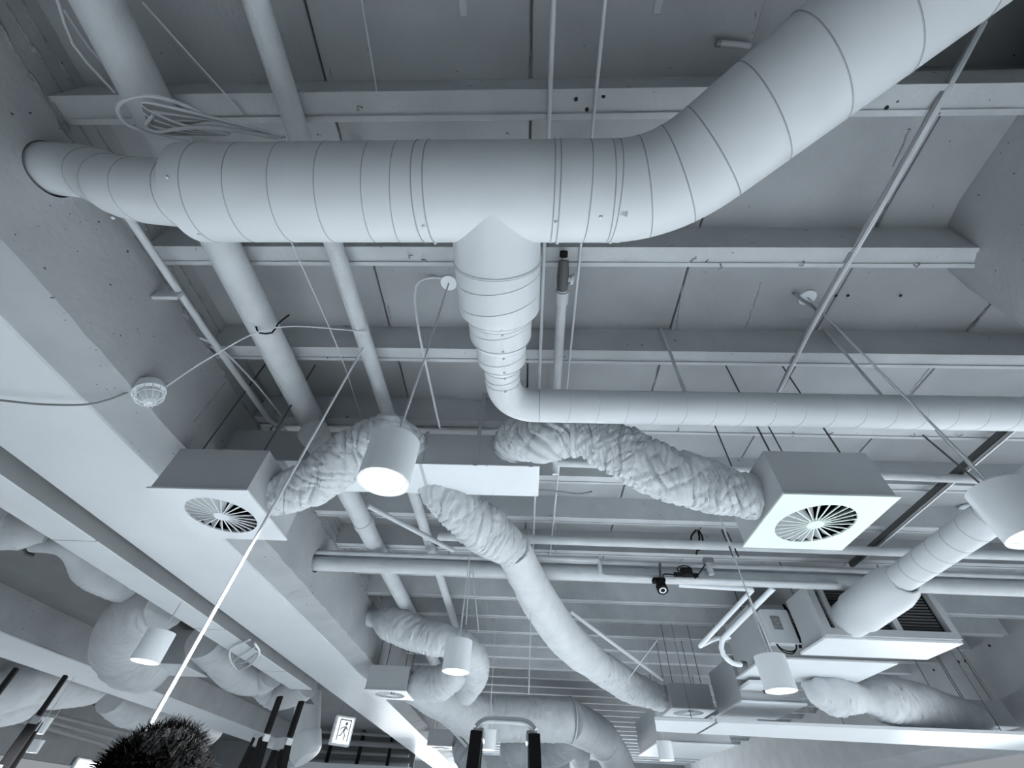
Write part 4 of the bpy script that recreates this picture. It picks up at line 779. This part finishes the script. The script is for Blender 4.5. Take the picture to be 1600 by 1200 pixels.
for sx in (-1, 1):    # hands with five fingers, shoes
    w0 = Vector(V3(sx*0.25, 0.08, 0.80*k_)); hv = [w0, w0+Vector((0, 0.015, -0.085))]; he = [(0, 1)]; hr = [0.026, (0.036, 0.018)]
    for j, (dy, ln) in enumerate(((0.035, 0.07), (0.013, 0.08), (-0.010, 0.075), (-0.032, 0.058))):
        b0 = w0+Vector((0, dy+0.012, -0.095)); i0 = len(hv); hv += [b0, b0+Vector((-sx*0.008, 0.004, -ln*0.55)), b0+Vector((-sx*0.028, 0.006, -ln))]; he += [(1, i0), (i0, i0+1), (i0+1, i0+2)]; hr += [0.010, 0.009, 0.008]
    i0 = len(hv); hv += [w0+Vector((-sx*0.012, 0.045, -0.05)), w0+Vector((-sx*0.02, 0.066, -0.088))]; he += [(0, i0), (i0, i0+1)]; hr += [0.012, 0.009]
    skin_mesh('hand', hv, he, hr, 'skin', pe, 0, 1)
    MB().lathe([(-0.12, 0.0), (-0.11, 0.035), (-0.03, 0.048), (0.07, 0.045), (0.14, 0.03), (0.155, 0)], V3(sx*0.115, 0.04, 0.05), (0, 1, 0), 14).build('shoe', 'black', pe)
bm = bmesh.new(); bmesh.ops.create_uvsphere(bm, u_segments=40, v_segments=30, radius=1.0)
for v in bm.verts:
    x, y, z = v.co; 
    s = 1.0-0.16*max(0, -z)**1.5; v.co = Vector((x*0.076*s, y*0.095*s, z*0.118))
    if y > 0.75 and -0.35 < z < 0.1 and abs(x) < 0.22: v.co.y += 0.022*(1-abs(x)/0.22)*(1-abs(z+0.15)/0.25 if abs(z+0.15) < 0.25 else 0)
    if y > 0.7 and 0.02 < z < 0.2 and 0.2 < abs(x) < 0.5: v.co.y -= 0.006
me = bpy.data.meshes.new('head'); bm.to_mesh(me); bm.free(); me.polygons.foreach_set('use_smooth', [True]*len(me.polygons)); head = obj('head', me, pe, 'skin'); head.location = hc-org(pe)
for sx in (-1, 1):
    place('eye', lambda: MB().lathe([(-0.011, 0), (-0.006, 0.009), (0.006, 0.009), (0.011, 0)], (0, 0, 0), seg=12), 'eye', 'white', head, hc+Vector((sx*0.031, 0.081, 0.010)), (0, 1, 0))
    MB().lathe([(-0.006, 0), (-0.004, 0.026), (0.004, 0.03), (0.008, 0.012), (0.004, 0)], hc+Vector((sx*0.078, 0.0, -0.005)), (sx, -0.2, 0), 14).build('ear', 'skin', head)
MB().tube([hc+Vector((x, 0.083-abs(x)*0.3, -0.058)) for x in (-0.024, -0.012, 0, 0.012, 0.024)], [0.002, 0.005, 0.006, 0.005, 0.002], 8).build('lips', 'skin', head)
hp = MB(); cap = []
bm = bmesh.new(); bmesh.ops.create_uvsphere(bm, u_segments=40, v_segments=26, radius=1.0)
bmesh.ops.delete(bm, geom=[v for v in bm.verts if v.co.z < -0.45 or (v.co.y > 0.55 and v.co.z < 0.45)], context='VERTS')
for v in bm.verts:
    n_ = 1+0.05*noise.noise(v.co*3)+0.03*noise.noise(v.co*9); v.co = Vector((v.co.x*0.088*n_, v.co.y*0.106*n_, v.co.z*0.126*n_))
me = bpy.data.meshes.new('hair_cap'); bm.to_mesh(me); bm.free(); hair = obj('hair', me, pe, 'hair'); hair.location = hc-org(pe)
hs = MB(); rnd = random.Random(5)
for i in range(6500):
    a = rnd.uniform(0, 2*PI); zz = rnd.uniform(-0.45, 1.0); r_ = math.sqrt(max(0, 1-zz*zz)); d = Vector((r_*math.cos(a), r_*math.sin(a), zz))
    if d.y > 0.55 and d.z < 0.4: continue
    p0 = hc+Vector((d.x*0.086, d.y*0.104, d.z*0.124)); tang = Vector((-d.y, d.x, 0))*rnd.uniform(-0.6, 0.6)+Vector((rnd.uniform(-0.4, 0.4), rnd.uniform(-0.4, 0.4), -0.5*(1-zz)))
    ln = rnd.uniform(0.006, 0.020); p1 = p0+(d*0.8+tang*0.7).normalized()*ln*0.5; p2 = p1+(d*0.45+tang).normalized()*ln*0.6
    hs.tube([p0, p1, p2], [0.0006, 0.0005, 0.0002], 3, False, True)
hl = hs.build('hair_tips', 'hair', hair); hl['kind'] = 'stuff'
hl.location = org(pe)-org(pe)
hl.data.transform(Matrix.Translation(Vector((0, 0, 0))))
